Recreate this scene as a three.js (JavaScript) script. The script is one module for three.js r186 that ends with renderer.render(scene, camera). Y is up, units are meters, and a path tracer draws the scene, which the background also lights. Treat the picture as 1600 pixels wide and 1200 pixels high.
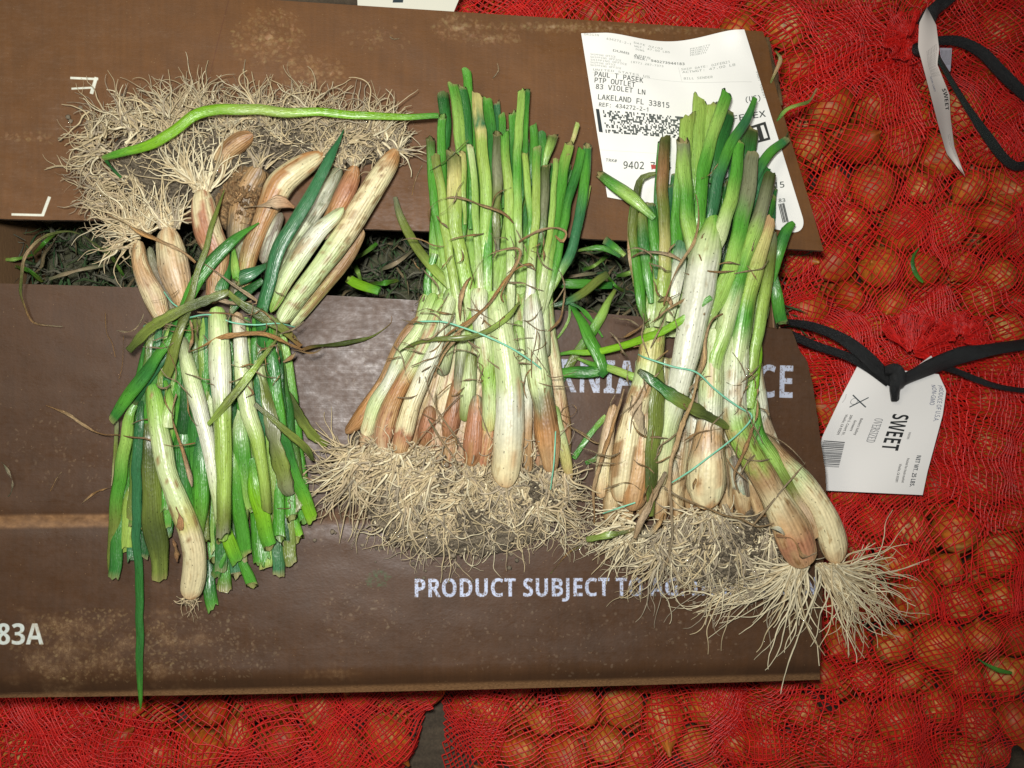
import * as THREE from 'three';
import { ImprovedNoise } from 'three/addons/math/ImprovedNoise.js';
import { RectAreaLightUniformsLib } from 'three/addons/lights/RectAreaLightUniformsLib.js';

// ---------------------------------------------------------------- camera, light, exposure
const scene = new THREE.Scene();
scene.background = new THREE.Color().setRGB(0.11, 0.11, 0.112);
const camera = new THREE.PerspectiveCamera(41.5, 4 / 3, 0.05, 20);
camera.up.set(0, 0, -1);
camera.position.set(-0.062, 0.64, 0.012);
camera.lookAt(0, 0, 0);
camera.updateMatrixWorld(true); camera.updateProjectionMatrix();

const renderer = new THREE.WebGLRenderer({ antialias: true });
renderer.toneMapping = THREE.LinearToneMapping;
renderer.toneMappingExposure = 0.84;
renderer.shadowMap.enabled = true;
RectAreaLightUniformsLib.init();

function areaLight(name, color, intensity, w, h, from, to) {
  const l = new THREE.RectAreaLight(color, intensity, w, h);
  l.name = name; l.position.set(...from); l.lookAt(...to); scene.add(l);
  return l;
}
const flash = new THREE.SpotLight(0xfffcf8, 1.95, 0, 0.82, 1, 2);      // the camera's own flash, beside the lens, with its beam falling off to the edges
flash.name = 'camera_flash'; flash.position.set(-0.085, 0.665, -0.03); flash.target.position.set(-0.07, 0, -0.03); flash.shadow.radius = 0.9; flash.castShadow = true; scene.add(flash, flash.target);
areaLight('ceiling_lamp', 0xfff4e2, 13, 0.36, 0.36, [-0.72, 1.3, -0.5], [-0.1, 0, 0]);

// ---------------------------------------------------------------- helpers
let seed = 20210204;
const rnd = () => { seed |= 0; seed = (seed + 0x6D2B79F5) | 0; let t = Math.imul(seed ^ (seed >>> 15), 1 | seed); t = (t + Math.imul(t ^ (t >>> 7), 61 | t)) ^ t; return ((t ^ (t >>> 14)) >>> 0) / 4294967296; };
const rr = (a, b) => a + (b - a) * rnd();
const perlin = new ImprovedNoise();
const noise = (x, y, z = 0) => perlin.noise(x + 31.7, y + 57.3, z + 11.9);
const fbm = (x, y, z = 0) => noise(x, y, z) * 0.55 + noise(x * 2.1, y * 2.1, z + 5) * 0.28 + noise(x * 4.3, y * 4.3, z + 9) * 0.17;
const clamp = (x, a, b) => Math.min(b, Math.max(a, x));
const lerp = (a, b, t) => a + (b - a) * t;
const smooth = (a, b, x) => { const t = clamp((x - a) / (b - a), 0, 1); return t * t * (3 - 2 * t); };
const lin = (hex) => { const c = new THREE.Color(hex); return [c.r, c.g, c.b]; };
const inv = new THREE.Matrix4().multiplyMatrices(camera.matrixWorld, camera.projectionMatrixInverse);
const eye = camera.position.clone();
// a photo pixel gives a direction; the height of what it touches gives the point
function P(px, py, h = 0) {
  const v = new THREE.Vector3(px / 800 - 1, 1 - py / 600, 0.5).applyMatrix4(inv).sub(eye);
  return v.multiplyScalar((h - eye.y) / v.y).add(eye);
}
const pxSize = (px, py, h) => P(px + 1, py, h).distanceTo(P(px, py, h));
const names = {};
function numbered(n) { const k = names[n] = (names[n] ?? -1) + 1; return k ? n + '_' + String(k).padStart(3, '0') : n; }
function tag(o, label, category, group, kind) {
  if (label) o.userData.label = label;
  if (category) o.userData.category = category;
  if (group) o.userData.group = group;
  if (kind) o.userData.kind = kind;
  return o;
}
function add(o, parent) { o.castShadow = o.receiveShadow = true; parent.add(o); return o; }
function thing(name, at, label, category, group) {
  const g = new THREE.Group(); g.name = numbered(name); g.position.copy(at); scene.add(g);
  return tag(g, label, category, group);
}
function world(mesh, at) { mesh.position.copy(at); return mesh; }

class Geo {
  constructor(origin = new THREE.Vector3()) { this.o = origin; this.p = []; this.n = []; this.c = []; this.u = []; this.i = []; }
  v(x, y, z, nx, ny, nz, c, u, w) {
    this.p.push(x - this.o.x, y - this.o.y, z - this.o.z); this.n.push(nx, ny, nz); this.c.push(c[0], c[1], c[2]); this.u.push(u, w);
    return this.p.length / 3 - 1;
  }
  quad(a, b, c, d) { this.i.push(a, b, c, a, c, d); }
  build(recompute) {
    const g = new THREE.BufferGeometry();
    g.setAttribute('position', new THREE.Float32BufferAttribute(this.p, 3));
    g.setAttribute('normal', new THREE.Float32BufferAttribute(this.n, 3));
    g.setAttribute('color', new THREE.Float32BufferAttribute(this.c, 3));
    g.setAttribute('uv', new THREE.Float32BufferAttribute(this.u, 2));
    g.setIndex(this.i);
    if (recompute) g.computeVertexNormals();
    return g;
  }
}
function catmull(ctrl, n) {          // ctrl: arrays of numbers of one length
  const out = [], m = ctrl.length - 1, L = [0];
  for (let i = 0; i < m; i++) L.push(L[i] + Math.max(1e-6, Math.hypot(ctrl[i + 1][0] - ctrl[i][0], ctrl[i + 1][1] - ctrl[i][1], ctrl[i + 1][2] - ctrl[i][2])));
  for (let k = 0; k <= n; k++) {
    const s = (k / n) * L[m];
    let i = 0; while (i < m - 1 && L[i + 1] < s) i++;
    const t = clamp((s - L[i]) / (L[i + 1] - L[i]), 0, 1), a = ctrl[Math.max(0, i - 1)], b = ctrl[i], c = ctrl[i + 1], d = ctrl[Math.min(m, i + 2)];
    out.push(b.map((_, q) => {
      const m1 = (c[q] - a[q]) * 0.5, m2 = (d[q] - b[q]) * 0.5, t2 = t * t, t3 = t2 * t;
      return (2 * t3 - 3 * t2 + 1) * b[q] + (t3 - 2 * t2 + t) * m1 + (-2 * t3 + 3 * t2) * c[q] + (t3 - t2) * m2;
    }));
  }
  return out;
}
// a swept strand: pts [x, y, z, radius]; flat = thickness over width; roll(t) turns the section
function strand(geo, pts, { sides = 8, flat = 1, roll = 0, color, open = 0, closed = true, lump = 0, groove = 0 }) {
  const n = pts.length, T = new THREE.Vector3(), S = new THREE.Vector3(), U = new THREE.Vector3(), last = new THREE.Vector3(1, 0, 0), Y = new THREE.Vector3(0, 1, 0), q = new THREE.Vector3();
  let along = 0; const base = geo.p.length / 3, us = sides + 1, off = rnd() * 50;
  const ringAt = [];
  for (let k = 0; k < n; k++) {
    const a = pts[Math.max(0, k - 1)], b = pts[Math.min(n - 1, k + 1)], [x, y, z, r] = pts[k];
    T.set(b[0] - a[0], b[1] - a[1], b[2] - a[2]).normalize();
    S.crossVectors(Y, T);
    if (S.lengthSq() < 0.02) S.copy(last).addScaledVector(T, -last.dot(T));
    S.normalize(); if (S.dot(last) < 0 && k) S.negate(); last.copy(S);
    U.crossVectors(T, S).normalize();
    if (U.y < 0 && flat === 1) { /* round: no matter */ }
    const t = k / (n - 1), w = typeof roll === 'function' ? roll(t) : roll, cw = Math.cos(w), sw = Math.sin(w);
    const sx = S.x * cw + U.x * sw, sy = S.y * cw + U.y * sw, sz = S.z * cw + U.z * sw, ux = U.x * cw - S.x * sw, uy = U.y * cw - S.y * sw, uz = U.z * cw - S.z * sw;
    if (k) along += Math.hypot(x - pts[k - 1][0], y - pts[k - 1][1], z - pts[k - 1][2]);
    const ry = r * (typeof flat === 'function' ? flat(t) : flat);
    ringAt.push([x, y, z, r, ry, sx, sy, sz, ux, uy, uz, T.x, T.y, T.z]);
    for (let j = 0; j <= sides; j++) {
      const A = (j / sides) * Math.PI * 2, c = Math.cos(A), s = Math.sin(A);
      let f = 1;
      if (lump) f += lump * noise(c * 1.3 + off, s * 1.3, along * 34);
      if (groove) f -= groove * Math.max(0, Math.cos(A * 1 - 1.57)) ** 8;
      const cut = (open & 2 && k === n - 1) || (open & 1 && k === 0) ? r * (0.55 * Math.cos(A - off) + 0.7 * noise(c * 2 + off, s * 2)) : 0;
      const px = x + T.x * cut + (sx * c * r + ux * s * ry) * f, py = y + T.y * cut + (sy * c * r + uy * s * ry) * f, pz = z + T.z * cut + (sz * c * r + uz * s * ry) * f;
      q.set(sx * c * ry + ux * s * r, sy * c * ry + uy * s * r, sz * c * ry + uz * s * r).normalize();
      geo.v(px, py, pz, q.x, q.y, q.z, color(t, A, off, along), j / sides, along + off * 0.13);
    }
    if (k) for (let j = 0; j < sides; j++) { const a0 = base + (k - 1) * us + j, b0 = base + k * us + j; geo.quad(a0, a0 + 1, b0 + 1, b0); }
  }
  const cap = (k, dir, hollow) => {
    const [x, y, z, r, ry, sx, sy, sz, ux, uy, uz, tx, ty, tz] = ringAt[k], col = color(k ? 1 : 0, 0, off, along), ring = (f, d, nrm, cc) => {
      const first = geo.p.length / 3;
      for (let j = 0; j <= sides; j++) { const A = (j / sides) * Math.PI * 2, c = Math.cos(A) * f, s = Math.sin(A) * f, e = hollow ? r * (0.55 * Math.cos(A - off) + 0.7 * noise(Math.cos(A) * 2 + off, Math.sin(A) * 2)) : 0; geo.v(x + tx * e + sx * c * r + ux * s * ry - tx * dir * d, y + ty * e + sy * c * r + uy * s * ry - ty * dir * d, z + tz * e + sz * c * r + uz * s * ry - tz * dir * d, nrm ? tx * dir : -(sx * c + ux * s), nrm ? ty * dir : -(sy * c + uy * s), nrm ? tz * dir : -(sz * c + uz * s), cc, j / sides, along); }
      return first;
    };
    const link = (a, b) => { for (let j = 0; j < sides; j++) dir > 0 ? geo.quad(a + j, a + j + 1, b + j + 1, b + j) : geo.quad(a + j + 1, a + j, b + j, b + j + 1); };
    if (hollow) {
      const pale = col.map((v, i) => lerp(v, [0.42, 0.52, 0.2][i], 0.35)), a = ring(1, 0, true, pale), b = ring(0.72, 0.0003, true, pale), c = ring(0.72, 0.0003, false, col), d = ring(0.55, 0.007, false, col), e = ring(0.02, 0.0075, true, col);
      link(a, b); link(c, d); link(d, e);
    } else { const a = ring(1, 0, true, col), b = ring(0.02, -r * 0.25, true, col); link(a, b); }
  };
  if (closed) { cap(0, -1, open & 1); cap(n - 1, 1, open & 2); }
  return geo;
}
// colour along a strand from stops, with mottling
function ramp(stops, { mottle = 0.14, patch, scale = 26, streak = 0.14 } = {}) {
  const cs = stops.map((s) => (Array.isArray(s) ? s : [null, s])), m = cs.length - 1;
  cs.forEach((s, i) => { if (s[0] === null) s[0] = m ? i / m : 0; });
  const cols = cs.map((s) => lin(PAL[s[1]] ?? s[1]));
  const pc = patch && lin(PAL[patch[0]]);
  return (t, A, off, along) => {
    let i = 0; while (i < m - 1 && cs[i + 1][0] < t) i++;
    const wob = 0.05 * noise(Math.cos(A) * 2 + off, Math.sin(A) * 2, along * 30), f = m ? smooth(cs[i][0], cs[i + 1][0] || 1, t + wob) : 0, a = cols[i], b = cols[Math.min(m, i + 1)];
    const v = 1 + mottle * 2 * fbm(Math.cos(A) * 2.6 + off, Math.sin(A) * 2.6 + off, along * scale) + streak * noise(A * 3.5, off, along * 8);
    let c = [0, 1, 2].map((k) => lerp(a[k], b[k], f) * v);
    if (pc) {
      const g = fbm(Math.cos(A) * 2.3 + off * 1.3, Math.sin(A) * 2.3, along * (patch[3] ?? 50)) + 0.5, w = smooth(patch[1], patch[1] - 0.05, g) * (patch[2] ?? 1);
      c = c.map((x, k) => lerp(x, pc[k] * v, w));
    }
    return c.map((x) => clamp(x, 0.003, 0.86));
  };
}
const PAL = {
  white: '#e6ead0', paleG: '#cfe0a2', ltG: '#9fc95e', green: '#56a134', dkG: '#357a33', deep: '#265d2a', blueG: '#3b7a4c', lime: '#84bf26', yel: '#cbc67a', yelG: '#a2c258', olive: '#75853a', dkOl: '#4c5a28',
  grey: '#858a68', cream: '#ecdfaf', skin: '#cca878', red: '#b88260', orange: '#bf8d58', tan: '#b8976a', brown: '#9c764c', soil: '#857a66', straw: '#bfae8c', root: '#c4b48e', rootG: '#a89c84', rootW: '#dad0ae', twine: '#7cc2a2', pink: '#d3ba96', dark: '#2c3a22',
};
// ---- textures
function dataTex(w, h, f, srgb) {
  const d = new Uint8Array(w * h * 4);
  for (let y = 0; y < h; y++) for (let x = 0; x < w; x++) { const c = f(x, y), k = (y * w + x) * 4; d[k] = c[0] * 255; d[k + 1] = c[1] * 255; d[k + 2] = c[2] * 255; d[k + 3] = 255; }
  const t = new THREE.DataTexture(d, w, h); t.wrapS = t.wrapT = THREE.RepeatWrapping; t.magFilter = THREE.LinearFilter; t.minFilter = THREE.LinearMipmapLinearFilter; t.generateMipmaps = true;
  if (srgb) t.colorSpace = THREE.SRGBColorSpace; t.needsUpdate = true; return t;
}
const hash = (x, y) => { let h = Math.imul(x, 374761393) + Math.imul(y, 668265263); h = Math.imul(h ^ (h >>> 13), 1274126177); return ((h ^ (h >>> 16)) >>> 0) / 4294967296; };
// fine lengthwise veins of leaves and skins (u round the strand, v along it in metres)
const skinOf = (soil) => (x, y) => {
  const A = (x / 192) * Math.PI * 2, cx = Math.cos(A), cz = Math.sin(A), L = y / 768;
  const rib = Math.abs((x / 192 * 24) % 1 - 0.5) * 2, n1 = fbm(cx * 1.5, cz * 1.5, L * 7), n2 = noise(cx * 9, cz * 9, L * 5), n3 = noise(cx * 6, cz * 6, L * 60), dirt = smooth(0.2, 0.42, fbm(cx * 3 + 9, cz * 3, L * 22)) * (0.4 + 0.6 * hash(x >> 1, y >> 2));
  let v = 0.92 - 0.06 * (rib > 0.72 ? hash(Math.floor(x / 8), 3) : 0) + 0.12 * n1 + 0.07 * n2 + 0.05 * n3 + 0.05 * (hash(x, y) - 0.5);
  if (hash(x >> 1, y >> 2) > 0.994) v *= 0.6;
  const d = clamp(dirt * soil, 0, 1); return [v * lerp(1, 0.66, d), v * lerp(1, 0.56, d), v * lerp(1, 0.45, d)].map((q) => clamp(q, 0, 1));
};
const veinTex = dataTex(192, 768, skinOf(0.4), true), earthyTex = dataTex(192, 768, skinOf(0.85), true);
earthyTex.wrapT = THREE.MirroredRepeatWrapping; earthyTex.repeat.set(1, 6);
veinTex.wrapT = THREE.MirroredRepeatWrapping; veinTex.repeat.set(1, 7);
const veinBump = dataTex(192, 512, (x, y) => { const A = (x / 192) * Math.PI * 2, g = clamp(0.5 + 0.14 * Math.sin(A * 24) + 0.7 * fbm(Math.cos(A) * 2.2, Math.sin(A) * 2.2, y / 512 * 16) + 0.25 * noise(Math.cos(A) * 7, Math.sin(A) * 7, y / 512 * 60), 0, 1); return [g, g, g]; });
veinBump.wrapT = THREE.MirroredRepeatWrapping; veinBump.repeat.set(1, 9);
const grain = dataTex(256, 256, (x, y) => { const g = clamp(0.5 + 0.35 * (hash(x, y) - 0.5) + 0.5 * fbm(x / 9, y / 9), 0, 1); return [g, g, g]; });
const M = {
  leaf: new THREE.MeshPhysicalMaterial({ name: 'green leaf', vertexColors: true, map: veinTex, bumpMap: veinBump, bumpScale: 0.00032, roughness: 0.33, clearcoat: 0.2, clearcoatRoughness: 0.22 }),
  bulb: new THREE.MeshPhysicalMaterial({ name: 'bulb skin', vertexColors: true, map: veinTex, bumpMap: veinBump, bumpScale: 0.0003, roughness: 0.36, clearcoat: 0.25, clearcoatRoughness: 0.25 }),
  earthy: new THREE.MeshPhysicalMaterial({ name: 'soiled bulb skin', vertexColors: true, map: earthyTex, bumpMap: veinBump, bumpScale: 0.0005, roughness: 0.45, clearcoat: 0.12, clearcoatRoughness: 0.3 }),
  dry: new THREE.MeshStandardMaterial({ name: 'dried leaf', vertexColors: true, map: veinTex, bumpMap: veinBump, bumpScale: 0.0008, roughness: 0.75 }),
  root: new THREE.MeshStandardMaterial({ name: 'root', vertexColors: true, roughness: 0.8 }),
  soil: new THREE.MeshStandardMaterial({ name: 'soil', vertexColors: true, roughness: 1, bumpMap: grain, bumpScale: 0.0012 }),
  twine: new THREE.MeshStandardMaterial({ name: 'twine', vertexColors: true, roughness: 0.5 }),
  strap: new THREE.MeshPhysicalMaterial({ name: 'black plastic strap', vertexColors: true, roughness: 0.42, bumpMap: grain, bumpScale: 0.0006 }),
};
for (const m of [M.soil, M.strap]) { m.bumpMap = grain.clone(); m.bumpMap.repeat.set(3, 60); m.bumpMap.needsUpdate = true; }
// ---------------------------------------------------------------- floor
const FLOOR = -0.21;
{
  const t = dataTex(512, 512, (x, y) => { const pl = Math.floor(y / 128), g = clamp(0.36 + 0.12 * fbm(x / 60, y / 5 + pl * 40) + 0.08 * (hash(x, y) - 0.5) + 0.05 * (hash(pl, 2) - 0.5), 0, 1); return [g * 0.95, g * 0.84, g * 0.68]; }, true);
  const g = new THREE.PlaneGeometry(3, 3, 1, 1).rotateX(-Math.PI / 2); t.repeat.set(5, 5);
  const m = new THREE.Mesh(g, new THREE.MeshStandardMaterial({ name: 'weathered boards', map: t, roughness: 0.9 }));
  m.name = 'floor'; m.position.y = FLOOR; add(m, scene); tag(m, 'dull grey-brown floor showing between the onion bags', 'floor', null, 'structure');
}
// ---------------------------------------------------------------- cardboard carton
const THICK = 0.0042;
const box = thing('cardboard_box', new THREE.Vector3(P(620, 560, 0).x, FLOOR, P(620, 560, 0).z), 'open brown printed cardboard carton with the scallion bunches lying on its flaps', 'box');
const bo = box.position;
function pieceMap(rect, W, H, sRGB, paint, wear) {
  const c = document.createElement('canvas'); c.width = W; c.height = H; const ctx = c.getContext('2d');
  ctx.fillStyle = sRGB; ctx.fillRect(0, 0, W, H);
  const at = (px, py) => { const w = P(px, py, 0); return [(w.x - rect[0]) / (rect[2] - rect[0]) * W, (w.z - rect[1]) / (rect[3] - rect[1]) * H]; };
  paint?.(ctx, at);
  ctx.setTransform(1, 0, 0, 1, 0, 0);
  const im = ctx.getImageData(0, 0, W, H), d = im.data;
  wear?.(d, W, H, rect);
  ctx.putImageData(im, 0, 0);
  const t = new THREE.CanvasTexture(c); t.colorSpace = THREE.SRGBColorSpace; t.magFilter = THREE.LinearFilter; return t;
}
function text(ctx, at, str, px, py, cap, width, { dir = [1, 0], font = 'bold', family = 'sans-serif', fill = '#fff', stretch } = {}) {
  const l = Math.hypot(...dir), ex = [dir[0] / l, dir[1] / l], o = at(px, py), a = at(px + ex[0] * 4, py + ex[1] * 4), b = at(px - ex[1] * 4, py + ex[0] * 4);
  ctx.setTransform((a[0] - o[0]) / 4, (a[1] - o[1]) / 4, (b[0] - o[0]) / 4, (b[1] - o[1]) / 4, o[0], o[1]);
  ctx.font = `${font} 100px ${family}`; ctx.fillStyle = fill;
  const w = ctx.measureText(str).width, k = cap / 72, kx = width ? width / w : k;
  ctx.scale(kx, k); ctx.fillText(str, 0, 0); ctx.setTransform(1, 0, 0, 1, 0, 0);
}
// scuffs, dust and dried splashes lying on the print
const dusty = (amount, bands) => (d, W, H, rect) => {
  const sx = (rect[2] - rect[0]) / W, sz = (rect[3] - rect[1]) / H;
  for (let y = 0; y < H; y++) for (let x = 0; x < W; x++) {
    const k = (y * W + x) * 4, X = rect[0] + x * sx, Z = rect[1] + y * sz;
    const big = noise(X * 14, Z * 14), mid = noise(X * 75, Z * 90, 3), fine = hash(x, y) - 0.5, speck = hash(x >> 1, y >> 1), liner = noise(X * 500, Z * 24, 7);
    let v = 1 + 0.07 * big + 0.06 * mid + 0.1 * fine + 0.05 * liner;
    let dust = amount(X, Z) + 0.9 * big + 0.65 * mid + 0.35 * noise(X * 330, Z * 330, 5);
    dust = smooth(0.25, 1.15, dust) * (0.35 + 0.65 * speck);
    if (speck > 0.9988 - 0.003 * Math.max(0, amount(X, Z))) dust = Math.max(dust, 0.75);
    let sc = bands ? bands(X, Z, x, y) : 0;
    const r = d[k] * v, g = d[k + 1] * v, b = d[k + 2] * v;
    d[k] = clamp(lerp(lerp(r, 142, dust * 0.75), 168, sc), 0, 255); d[k + 1] = clamp(lerp(lerp(g, 116, dust * 0.75), 128, sc), 0, 255); d[k + 2] = clamp(lerp(lerp(b, 84, dust * 0.75), 86, sc), 0, 255);
  }
};
const edgeTex = dataTex(256, 32, (x, y) => { const f = 0.5 + 0.5 * Math.sin(x / 256 * Math.PI * 2 * 16), inner = y > 6 && y < 26 ? (f > 0.45 ? 0.55 : 0.95) : 1.05, g = 0.48 * inner * (0.85 + 0.3 * hash(x, y)); return [g, g * 0.8, g * 0.58]; }, true);
const bump = grain.clone(); bump.repeat.set(3, 2); bump.needsUpdate = true;
const cardEdge = new THREE.MeshStandardMaterial({ name: 'corrugated edge', map: edgeTex, roughness: 0.9 });
const cardIn = new THREE.MeshStandardMaterial({ name: 'kraft liner', color: new THREE.Color('#94714c'), roughness: 0.9, bumpMap: bump, bumpScale: 0.0003 });
// a board of real thickness: pos(u, v) is its upper face
function board(name, pos, nu, nv, rect, faceMat, parent, under = cardIn, th = THICK) {
  const g = new Geo(bo), top = [], bot = [], C = [1, 1, 1];
  const uvOf = (p) => [(p.x - rect[0]) / (rect[2] - rect[0]), 1 - (p.z - rect[1]) / (rect[3] - rect[1])];
  const pts = [];
  for (let j = 0; j <= nv; j++) for (let i = 0; i <= nu; i++) pts.push(pos(i / nu, j / nv));
  for (const p of pts) { const [u, w] = uvOf(p); top.push(g.v(p.x, p.y, p.z, 0, 1, 0, C, u, w)); }
  for (const p of pts) { const [u, w] = uvOf(p); bot.push(g.v(p.x, p.y - th, p.z, 0, -1, 0, C, u * 4, w * 4)); }
  const id = (i, j) => j * (nu + 1) + i;
  for (let j = 0; j < nv; j++) for (let i = 0; i < nu; i++) g.quad(top[id(i, j)], top[id(i, j + 1)], top[id(i + 1, j + 1)], top[id(i + 1, j)]);
  const a = g.i.length;
  for (let j = 0; j < nv; j++) for (let i = 0; i < nu; i++) g.quad(bot[id(i, j)], bot[id(i + 1, j)], bot[id(i + 1, j + 1)], bot[id(i, j + 1)]);
  const b = g.i.length;
  const loop = [];
  for (let i = 0; i < nu; i++) loop.push(id(i, 0)); for (let j = 0; j < nv; j++) loop.push(id(nu, j)); for (let i = nu; i > 0; i--) loop.push(id(i, nv)); for (let j = nv; j > 0; j--) loop.push(id(0, j));
  let run = 0;
  for (let k = 0; k < loop.length; k++) {
    const p = pts[loop[k]], q = pts[loop[(k + 1) % loop.length]], n = new THREE.Vector3(q.x - p.x, 0, q.z - p.z), len = n.length(); n.set(n.z, 0, -n.x).normalize();
    const v0 = g.v(p.x, p.y, p.z, n.x, 0, n.z, C, run / 0.13, 1), v1 = g.v(q.x, q.y, q.z, n.x, 0, n.z, C, (run + len) / 0.13, 1), v2 = g.v(q.x, q.y - th, q.z, n.x, 0, n.z, C, (run + len) / 0.13, 0), v3 = g.v(p.x, p.y - th, p.z, n.x, 0, n.z, C, run / 0.13, 0);
    run += len; g.quad(v0, v1, v2, v3);
  }
  const geo = g.build(true); geo.deleteAttribute('color');
  geo.addGroup(0, a, 0); geo.addGroup(a, b - a, 1); geo.addGroup(b, g.i.length - b, 2);
  const m = new THREE.Mesh(geo, [faceMat, under, cardEdge]); m.name = name; add(m, parent); return m;
}
const line = (pts) => (t) => { let L = 0; const seg = pts.slice(1).map((p, i) => { const l = Math.hypot(p[0] - pts[i][0], p[1] - pts[i][1]); L += l; return l; }); let s = t * L; for (let i = 0; i < seg.length; i++) { if (s <= seg[i] || i === seg.length - 1) return [lerp(pts[i][0], pts[i + 1][0], s / seg[i]), lerp(pts[i][1], pts[i + 1][1], s / seg[i])]; s -= seg[i]; } };
// upper flap
const UP_Y = 0.0;
const upRect = (() => { const a = P(-70, -70, 0), b = P(1310, 420, 0); return [a.x, a.z, b.x, b.z]; })();
const upL = line([[-70, -32], [-70, 340]]), upR = line([[1192, 49], [1207, 92], [1203, 104], [1233, 210], [1262, 305], [1287, 392]]);
const upMap = pieceMap(upRect, 2048, 740, '#65421e', (ctx, at) => {
  const bar = (a, b, w) => { ctx.strokeStyle = '#d8dccd'; ctx.lineWidth = w; ctx.beginPath(); ctx.moveTo(...at(...a)); ctx.lineTo(...at(...b)); ctx.stroke(); };
  bar([110, 122], [154, 124], 6); bar([112, 139], [149, 137], 5); bar([151, 121], [143, 147], 8);
  bar([18, 335], [68, 336], 6); bar([66, 337], [77, 307], 7);
  ctx.strokeStyle = '#5c371a'; ctx.lineWidth = 2; ctx.beginPath(); ctx.moveTo(...at(357, 0)); ctx.lineTo(...at(322, 140)); ctx.stroke();
  // dried mud smears
  for (const [x, y, rx, ry, n] of [[420, 60, 60, 50, 420], [490, 115, 50, 30, 260], [715, 45, 40, 22, 220], [770, 60, 50, 8, 120], [860, 42, 120, 8, 300], [60, 215, 60, 10, 60], [590, 60, 60, 20, 60], [1000, 47, 170, 6, 200]]) for (let i = 0; i < n; i++) {
    const a = rnd() * 6.28, r = Math.pow(rnd(), 0.8), c = at(x + Math.cos(a) * r * rx, y + Math.sin(a) * r * ry); ctx.fillStyle = `rgba(${168 + rr(-15, 15)},${146 + rr(-15, 10)},${112 + rr(-15, 10)},${rr(0.05, 0.2)})`; ctx.beginPath(); ctx.ellipse(c[0], c[1], rr(1, 7), rr(1, 5), rr(0, 3), 0, 6.3); ctx.fill();
  }
}, dusty((X, Z) => -0.5));
const wornTex = dataTex(512, 512, (x, y) => { const s = hash(Math.floor(y / 1), Math.floor(x / 60)) > 0.93 ? -0.12 : 0, g = clamp(0.54 + 0.16 * fbm(x / 40, y / 34, 6) + 0.1 * noise(x / 7, y / 8, 2) + 0.08 * (hash(x, y) - 0.5) + s * 0.5, 0.3, 0.9); return [g, g, g]; }); wornTex.repeat.set(2, 1.6);
const cardTop = (map, rough = 0.5) => new THREE.MeshPhysicalMaterial({ name: 'brown printed card', map, roughness: rough * 1.85, roughnessMap: wornTex, bumpMap: bump, bumpScale: 0.0001, specularIntensity: 0.8 });
const upperFlap = board('upper_flap', (u, v) => {
  const l = upL(v), r = upR(v), sag = -7 * Math.sin(u * Math.PI) * v;
  return P(lerp(l[0], r[0], u), lerp(l[1], r[1], u) + sag + 1.2 * noise(u * 30, v * 4) * (v > 0.98 ? 1 : 0), UP_Y + 0.0018 * fbm(u * 7, v * 3));
}, 90, 14, upRect, cardTop(upMap, 0.56), box);
upperFlap.userData.label = 'brown upper flap carrying the white shipping label';
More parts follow.
